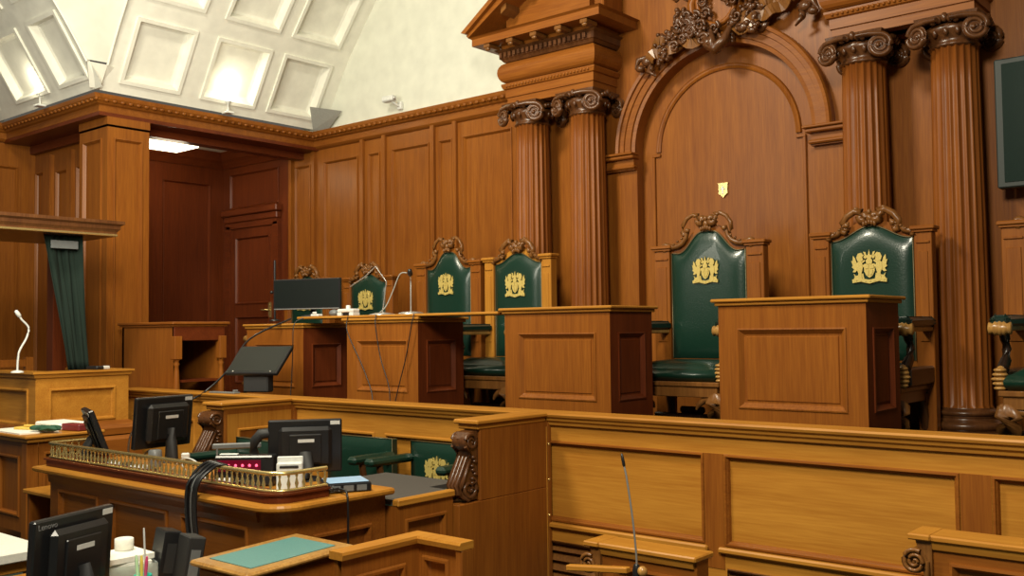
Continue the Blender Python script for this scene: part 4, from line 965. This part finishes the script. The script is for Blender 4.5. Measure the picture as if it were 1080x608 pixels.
# tilted monitor at the rail
tm = thing('tilted_monitor', 'tilted black monitor lying back on the rail below the leftmost desk', 'monitor', (-6.60, 4.66, -.47), toward(-6.5, 4.6)-math.radians(30))
R4 = Matrix.Translation((0, 0, .17)) @ Matrix.Rotation(math.radians(-52), 4, 'X')
m = MB(); m.box(-.24, .22, -.012, .02, -.04, .30, .006, R4); m.box(-.15, .15, .02, .06, .02, .24, .015, R4); m.build('casing', M['black'], tm)
m = MB(); m.box(-.22, .20, -.014, -.0125, -.02, .285, 0, R4); m.build('screen', M['screen'], tm)
m = MB(); m.box(-.10, .12, .0, .10, .0, .15, .01); m.build('stand_block', M['black_matt'], tm)
m = MB(); 
for x in (-.17, .16): m.ball(tuple(R4 @ Vector((x, -.016, -.025))), .008, 8, 6)
m.build('screw', M['silver'], tm)
m = MB(); m.box(-.15, .15, -.03, .03, 0, .012, .003); m.box(.12, .14, -.02, .02, .012, .03, .003); o = m.build('slim_keyboard', M['greyp'], None, loc=(-6.72, 4.47, -.47)); o.rotation_euler = (0, 0, .1); tag(o, 'slim dark keyboard lying on the rail beside the tilted monitor', 'keyboard')
goose('desk_microphone', 'black microphone on a round silver stand on the bench desk', [(-5.60, 5.42, .132), (-5.60, 5.42, .30), (-5.60, 5.42, .40), (-5.585, 5.40, .445)], (-5.60, 5.42, .132), .006, .02, 'silver', 'silver', bs=(.10, .022))
cable('pale_lead', 'pale lead drooping from the desk microphone to the desk top', [(-5.60, 5.38, .46), (-5.66, 5.36, .45), (-5.73, 5.35, .32), (-5.78, 5.32, .20), (-5.79, 5.25, .142)], .005, M['grey'])
st_ = thing('swing_arm_stand', 'thin silver swing-arm stand with round base on the long board', 'stand', (-5.93, 5.42, .132))
m = MB(); m.lathe([(.11, 0), (.11, .008), (.06, .02), (.01, .026)], 22); m.build('base', M['silver'], st_)
m = MB(); m.tube([(0, 0, .02), (.03, 0, .17), (.05, 0, .27)], .005, 6); m.build('upright', M['silver'], st_)
m = MB(); m.tube([(-.44, .04, .25), (-.24, .02, .32), (-.08, .0, .40)], .006, 6); m.tube([(-.08, 0, .40), (.05, 0, .27)], .004, 6); m.build('arm', M['silver'], st_)
wd = thing('white_device', 'white bridge-shaped device on the long board before the small throne', 'device', (-6.28, 5.36, .132))
m = MB(); m.box(-.10, .10, -.04, .04, .03, .06, .008); m.box(-.10, -.05, -.04, .04, 0, .03, .005); m.box(.05, .10, -.04, .04, 0, .03, .005); m.lathe([(.02, .06), (.02, .085), (.012, .09)], 12); m.build('body', M['white'], wd)
m = MB(); m.box(-.04, .04, -.03, .03, .0, .028, .004); m.build('core', M['black'], wd)
m = MB(); m.box(-.05, .05, -.03, .03, 0, .022, .008); m.box(-.02, .03, -.031, -.02, .022, .04, .004); o = m.build('desk_clicker', M['white'], None, loc=(-6.58, 5.27, .132)); tag(o, 'small white clicker on the long board beside the bench monitor', 'clicker')
m = MB(); m.ball((0, 0, .03), (.05, .04, .03), 10, 8); o = m.build('grey_speaker', M['greyp'], None, loc=(-6.46, 5.36, .132)); tag(o, 'rounded dark grey speaker next to the white device', 'speaker')
pole = thing('screen_pole', 'thin dark upright pole standing left of the bench monitor', 'pole', (-7.36, 5.42, .106-.0))
m = MB(); m.tube([(0, 0, 0), (0, 0, .55)], .010, 8); m.ball((-.02, -.02, .26), .016, 8, 6); m.lathe([(.05, 0), (.05, .01), (.01, .02)], 14); m.build('rod', M['black'], pole)
for i, (P, l) in enumerate(((
    [(-6.05, 5.16, .13), (-6.04, 5.145, .0), (-5.85, 5.15, -.30), (-5.72, 5.12, -.52), (-5.72, 5.05, -.715)], 'thin dark cable hanging diagonally down the trailing-cable desk, leftmost'),
    ([(-5.72, 5.16, .13), (-5.71, 5.145, .05), (-5.66, 5.15, -.2), (-5.55, 5.14, -.45), (-5.52, 5.1, -.715)], 'thin dark cable hanging down the middle of the trailing-cable desk'),
    ([(-5.30, 5.16, .13), (-5.31, 5.145, .05), (-5.38, 5.15, -.2), (-5.46, 5.14, -.45), (-5.50, 5.1, -.715)], 'thin dark cable hanging on the right of the trailing-cable desk'),
    ([(-6.6, 5.2, .13), (-6.68, 5.12, .08), (-6.68, 5.1, -.1), (-6.69, 5.1, -.3), (-6.6, 5.0, -.715)], 'thin dark cable hanging beside the leftmost bench desk'))):
    cable('hanging_cable', l, P, .004, M['black'], group='cables hanging from the bench')
cable('slack_cable', 'long slack black cable running from the bench down to the counter monitor', [(-6.9, 5.25, .12), (-7.0, 4.9, -.05), (-6.9, 4.62, -.30), (-6.9, 4.42, -.455), (-7.0, 4.36, -.52), (-7.1, 3.95, -.70), (-6.4, 3.5, -.86), (-5.8, 3.25, -.85), (-5.6, 3.16, -.74), (-5.5, 3.14, -.70)], .008, M['black'])
# ================================================================== TEAL READING DESK
rd = thing('reading_desk', 'small reading desk with a teal leather top in the foreground', 'desk', (-3.275, 2.405, FZ))
z0 = -.88-FZ; sl = Matrix.Translation((0, 0, z0+.008)) @ Matrix.Rotation(math.radians(2.2), 4, 'X')
m = MB(); m.box(-.19, .19, -.26, .26, -.022, .0, .008, sl); m.build('desk_top', W['carve_gilt'], rd)
m = MB(); m.box(-.135, .135, -.202, .202, .0, .003, .0, sl); m.build('leather_inset', M['teal'], rd)
m = MB(); m.box(-.165, .165, -.23, .20, z0-.12, z0-.035, .004); m.build('apron', W['mid_x'], rd)
for sx in (-1, 1):
    for sy in (-1, 1): m = MB(); m.box(sx*.15-.02, sx*.15+.02, sy*.2-.03, sy*.2+.01, 0, z0-.1, .004); m.build('leg', W['mid_z'], rd)
m = MB(); m.box(-.16, .16, .15, .19, .1, z0-.12); m.build('modesty_panel', W['mid_z'], rd)
# ================================================================== PEW CORNER
pw = thing('corner_pew', 'low oak box pew corner right of the teal reading desk', 'pew', (-2.94, 2.875, FZ))
zp = -.83-FZ
m = MB(); m.mould([(-.03, zp-.03), (.045, zp-.03), (.05, zp-.01), (.045, zp), (-.03, zp)], [(.0, -.44), (0, 0), (.285, 0)]); m.build('cap_rail', W['oak_y'], pw)
m = MB(); m.panelled(lambda u, v, d: (.03-d, u, v), -.43, -.02, .0, zp-.03, [(-.36, -.1, .25, zp-.1)], RP); m.panelled(lambda u, v, d: (u, -.02+d, v), .03, .25, 0, zp-.03, [(.05, .20, .30, zp-.08)], RP)
m.box(.25, .285, -.04, .03, 0, zp-.03, .004); m.box(-.01, .008, -.43, .02, 0, zp-.03); m.box(.03, .26, .003, .02, 0, zp-.03); m.build('pew_panels', W['mid_z'], pw)
m = MB(); m.box(.032, .25, -.43, -.04, .50, .53, .006); m.build('pew_seat', W['oak_y'], pw)
m = MB(); m.box(-.03, .03, -.08, .12, 0, .012, .002); o = m.build('folded_paper', M['paper'], None, loc=(-2.84, 2.70, FZ+.53)); o.rotation_euler = (0, 0, .1); tag(o, 'folded paper on the pew seat corner', 'paper')
# ================================================================== BENCH ENDS (right foreground)
def scroll_bench(label, x0, x1, y, z, loc_y=.12):
    t = thing('front_bench', label, 'bench', (x0, y, FZ), 0, 'front benches below the rail'); w = x1-x0; h = z-FZ
    m = MB(); m.box(-.0, w+.02, -.03, .14, h-.025, h, .006); m.box(-.035, .05, -.04, .14, h-.022, h+.002, .005); m.mould([(0, h-.06), (.012, h-.055), (.02, h-.025), (0, h-.025)], [(.04, 0), (w, 0)]); m.build('top_ledge', W['oak_x'], t)
    m = MB(); m.panelled(lambda u, v, d: (u, d, v), .05, w, 0, h-.025, [(.11, w-.06, .1, h-.10)], SUNK); m.box(.05, w, .05, .10, 0, h-.025); m.box(w, w+.012, .0, .10, 0, h-.025); m.build('back_panel', W['mid_x'], t)
    m = MB(); m.prism([(.05, h-.025), (-.01, h-.025), (.0, h-.06), (.02, h-.16), (.03, h-.24), (.02, h-.5), (.05, h-.6)], lambda a, b: (a, -.02, b), lambda a, b: (a, .08, b))
    sp = spiral(-.012, h-.105, .046, .006, PI*.35, 2.1, 36); m.tube([(a, -.03, b) for a, b in sp], [.010-.004*i/36 for i in range(37)], 6, flat=1.3)
    dd = [(-.012+.046*math.cos(2*PI*i/20), h-.105+.046*math.sin(2*PI*i/20)) for i in range(20)]; m.prism(dd, lambda a, b: (a, .07, b), lambda a, b: (a, -.022, b))
    m.tube([(.035, -.028, h-.10), (.04, -.028, h-.18), (.02, -.028, h-.28), (-.02, -.028, h-.33)], .008, 6)
    m.build('scroll_end', W['carve_lt'], t); return t
scroll_bench('front bench back with scroll end below the central rail panels', -2.74, -2.20, 3.84, -1.0)
scroll_bench('front bench back with scroll end at the lower right corner', -1.27, -.2, 3.94, -.80)
# gooseneck microphone standing on a bracket before the bench
lb2 = thing('mic_bracket', 'small oak bracket carrying the thin gooseneck in front of the bench', 'bracket', (-2.28, 3.50, FZ))
m = MB(); m.box(-.30, .02, -.015, .02, .575, .60, .004, Matrix.Rotation(math.radians(-6), 4, 'Y')); m.build('arm', W['oak_x'], lb2)
m = MB(); m.box(-.02, .02, -.02, .02, 0, .56, .004); m.build('post', W['mid_z'], lb2)
m = MB(); m.ball((.035, -.01, .595), (.022, .02, .022), 12, 8); m.build('knob', W['carve_gilt'], lb2)
gm = goose('thin_microphone', 'thin upright gooseneck microphone in front of the golden rail', [(-2.28, 3.5, -1.035), (-2.28, 3.5, -.95), (-2.295, 3.5, -.80), (-2.32, 3.5, -.64), (-2.335, 3.5, -.575)], (-2.28, 3.5, -1.035), .0045, .007, 'silver', 'black', bs=(.018, .05))
# ================================================================== LOWER LEFT FOREGROUND
TZ = -1.03
ft = thing('front_table', 'low oak table at the bottom left carrying the near monitor', 'table', (-3.95, 1.75, FZ)); h = TZ-FZ
m = MB(); m.box(-.45, .45, -.6, .58, h-.03, h, .006); m.build('table_top', W['oak_x'], ft)
for sx, sy in ((-.40, -.55), (.40, -.55), (-.40, .52), (.40, .52)): m = MB(); m.box(sx-.03, sx+.03, sy-.03, sy+.03, 0, h-.03); m.build('leg', W['mid_z'], ft)
nmn = make_monitor('large black monitor seen from behind in the bottom left foreground', (-3.66, 1.76, TZ), math.radians(-70), .39, .31, .06, tilt=math.radians(-4), slab=.04)
fc = bpy.data.curves.new('lettering', 'FONT'); fc.body = 'Lenovo'; fc.size = .030; fc.extrude = .0006; fc.align_x = 'CENTER'; fc.materials.append(M['bluelogo'])
tmp = bpy.data.objects.new('lettering_source', fc); lm = bpy.data.meshes.new_from_object(tmp); bpy.data.objects.remove(tmp)
fo = bpy.data.objects.new('maker_lettering', lm); C.objects.link(fo); fo.parent = nmn
fo.matrix_local = Matrix.Translation((0, 0, .06)) @ Matrix.Rotation(math.radians(-4), 4, 'X') @ Matrix.Translation((.135, .0232, .277)) @ Matrix.Rotation(PI, 4, 'Z') @ Matrix.Rotation(PI/2, 4, 'X')
tx, ty = -3.86, 2.08; tr_ = toward(tx, ty)+math.radians(12)
tr = thing('document_tray', 'clear plastic document tray heaped with white papers, bottom left', 'tray', (tx, ty, TZ), tr_)
m = MB(); m.box(-.12, .12, -.11, .11, 0, .006); m.box(-.12, -.115, -.11, .11, .006, .10); m.box(.115, .12, -.11, .11, .006, .10); m.box(-.12, .12, -.11, -.105, .006, .10); m.box(-.12, .12, .105, .11, .006, .10); m.build('tray_body', M['clear'], tr)
for i in range(5):
    m = MB(); m.box(-.10, .10, -.09, .09, 0, .024, .002); o = m.build('paper_pad', M['paper'], None, loc=(tx, ty, TZ+.007+i*.0255)); o.rotation_euler = (0, 0, tr_+(rnd.uniform(-.04, .04) if i < 4 else .25)); tag(o, ['lowest', 'second lowest', 'middle', 'second highest', 'topmost'][i]+' paper pad in the clear tray, bottom left', 'papers', 'paper pads in the clear tray')
m = MB(); m.lathe([(.018, 0), (.036, 0), (.038, .002), (.038, .045), (.034, .047), (.018, .046), (.018, .0)], 20, cap=False); o = m.build('tape_roll', M['paper'], None, loc=(tx-.05, ty+.04, TZ+.1345)); tag(o, 'white paper roll standing on the paper pads', 'roll')
ptp = thing('pen_pot', 'turquoise pen pot at the bottom edge beside the clear tray', 'pot', (-3.60, 2.03, TZ))
m = MB(); m.lathe([(.03, 0), (.034, .09), (.034, .095), (.029, .093), (.026, .01)], 18); m.build('pot', M['grn'], ptp)
for i, (c, l) in enumerate((('lgrn', 'pale green pen in the turquoise pot'), ('yel', 'yellow pen in the turquoise pot'), ('pink', 'pink pen in the turquoise pot'), ('white', 'tall thin white ruler in the turquoise pot'))):
    t = thing('marker_pen' if i < 3 else 'thin_ruler', l, 'pen' if i < 3 else 'ruler', (-3.612+.008*i, 2.02+.006*i, TZ+.012), 0, 'pens in the pot' if i < 3 else None)
    L = .135 if i < 3 else .24; a = (i-1.0)*.14 if i < 3 else -.08
    m = MB(); m.tube([(0, 0, 0), (math.sin(a)*L, 0, L)], .0065 if i < 3 else .004, 8); m.build('barrel', M[c], t)
    m = MB(); m.tube([(math.sin(a)*L, 0, L), (math.sin(a)*(L+.02), 0, L+.02)], [.0065, .004] if i < 3 else [.004, .003], 8); m.build('cap', M[c], t)
for i, (x, y, hgt, l) in enumerate(((-3.76, 2.20, .22, 'upright black box file standing left of the second one'), (-3.635, 2.235, .205, 'upright dark grey box file nearest the teal reading desk'))):
    t = thing('box_file', l, 'file', (x, y, TZ), toward(x, y)+math.radians(20), 'black box files on the front table')
    T4 = Matrix.Rotation(math.radians(10), 4, 'Y'); m = MB(); m.box(-.036, .036, -.05, .07, .008, hgt, .005, T4); m.build('case', M['black'] if i == 0 else M['black_matt'], t)
    m = MB(); m.box(-.02, .02, -.052, -.0505, .05, hgt-.05, 0, T4); m.build('spine_label', M['greyp'] if i else M['black_matt'], t)
pr_ = thing('white_topped_table', 'white-topped low table at the bottom left picture edge', 'table', (-5.1, 2.05, FZ))
m = MB(); m.box(-.5, .25, -.15, .20, .52, .57, .006); m.build('table_top', M['paper'], pr_)
m = MB(); m.box(-.45, .2, -.12, .17, .46, .52, .004); m.build('apron', W['oak_x'], pr_)
for sx in (-.42, .17):
    for sy in (-.1, .14): m = MB(); m.box(sx-.025, sx+.025, sy-.025, sy+.025, 0, .46); m.build('leg', W['mid_z'], pr_)
# ================================================================== LAMPS AND SMALL FITTINGS
cl = thing('ceiling_lamp', 'bright rectangular lamp on the alcove ceiling', 'lamp', (-9.68, 5.74, 2.20))
m = MB(); m.prism([(-.24, -.24), (.24, -.24), (.24, .24), (-.24, .24)], lambda a, b: (a, b, -.02), lambda a, b: (a*.92, b*.92, -.17)); m.build('diffuser', M['lamp'], cl)
m = MB(); m.box(-.26, .26, -.26, .26, -.02, 0.0, .004); m.build('frame', M['brass'], cl)
def uplight(label, loc, rz=0):
    t = thing('cornice_uplight', label, 'lamp', loc, rz, 'uplights on the cornice')
    m = MB(); m.box(-.05, .05, -.04, .04, 0, .02, .004); m.lathe([(.008, .02), (.008, .10), (.03, .115), (.036, .13)], 12, cap=False); m.build('housing', M['white'], t)
    m = MB(); m.ball((0, 0, .125), .02, 10, 6); m.build('bulb', M['bulb'], t)
    return t
uplight('small uplight on the cornice under the brightly lit coffer', (-8.56, 5.73, ZC+.0))
uplight('small uplight on the cornice at the far left', (-9.62, 4.32, ZC+.0))
cam_ = thing('security_camera', 'small white security camera on the white wall above the cornice', 'camera', (-7.37, 7.02, 2.33))
m = MB(); m.box(-.03, .03, -.04, 0, -.03, .05, .005); m.tube([(0, -.03, .0), (0, -.09, .02), (-.03, -.12, .05)], .012, 8); m.build('wall_mount', M['white'], cam_)
m = MB(); m.box(-.13, .03, -.17, -.09, .04, .10, .012); m.build('body', M['white'], cam_)
m = MB(); m.ball((.035, -.13, .07), (.018, .026, .024), 10, 6); m.build('lens', M['silver'], cam_)
# ================================================================== LIGHT
def area(name, loc, target, size, power, col=(1, .84, .58), sy=None):
    l = bpy.data.lights.new(name, 'AREA'); l.energy = power; l.color = col; l.size = size
    if sy: l.shape = 'RECTANGLE'; l.size_y = sy
    o = bpy.data.objects.new(name, l); C.objects.link(o); o.location = loc
    o.rotation_euler = (Vector(target)-Vector(loc)).to_track_quat('-Z', 'Y').to_euler(); return o
def point(name, loc, power, r=.05, col=(1, .82, .5)):
    l = bpy.data.lights.new(name, 'POINT'); l.energy = power; l.color = col; l.shadow_soft_size = r
    o = bpy.data.objects.new(name, l); C.objects.link(o); o.location = loc; return o
area('chandelier_light', (-4.9, 1.7, 4.6), (-3.4, 5.4, -.4), 1.0, 315, (1, .91, .70))
area('hall_light', (-1.2, .6, 2.8), (-2.0, 4.4, -1.2), 1.0, 250, (1, .91, .72))
area('ceiling_wash', (-5.4, 2.2, 1.8), (-8.6, 5.2, 3.2), 2.0, 150, (1, .94, .76))
point('alcove_light', (-9.68, 5.74, 1.93), 11, .2, (1, .85, .6))
point('uplight_1', (-8.46, 5.72, ZC+.25), 2.6, .02, (1, .92, .68))
point('uplight_2', (-9.66, 4.19, ZC+.22), 2.6, .02, (1, .92, .68))
w = bpy.data.worlds.new('world'); bpy.context.scene.world = w; w.use_nodes = True
w.node_tree.nodes['Background'].inputs[0].default_value = (1, .92, .76, 1); w.node_tree.nodes['Background'].inputs[1].default_value = .10
# ================================================================== CAMERA
cd = bpy.data.cameras.new('camera'); co = bpy.data.objects.new('camera', cd); C.objects.link(co)
yaw, pitch, roll = -0.69899755, 0.04294439, -0.01110638
F = Vector((math.sin(yaw)*math.cos(pitch), math.cos(yaw)*math.cos(pitch), math.sin(pitch))); Rr = Vector((math.cos(yaw), -math.sin(yaw), 0)); U = Rr.cross(F)
R2 = Rr*math.cos(roll)+U*math.sin(roll); U2 = -Rr*math.sin(roll)+U*math.cos(roll)
co.matrix_world = Matrix(((R2.x, U2.x, -F.x, 0), (R2.y, U2.y, -F.y, 0), (R2.z, U2.z, -F.z, 0), (0, 0, 0, 1)))
cd.sensor_width = 36; cd.lens = 1036.4/1080*36; cd.clip_start = .05
sc = bpy.context.scene; sc.camera = co
sc.view_settings.view_transform = 'Standard'; sc.view_settings.look = 'None'; sc.view_settings.exposure = 0; sc.view_settings.gamma = 1; sc.view_settings.use_curve_mapping = False
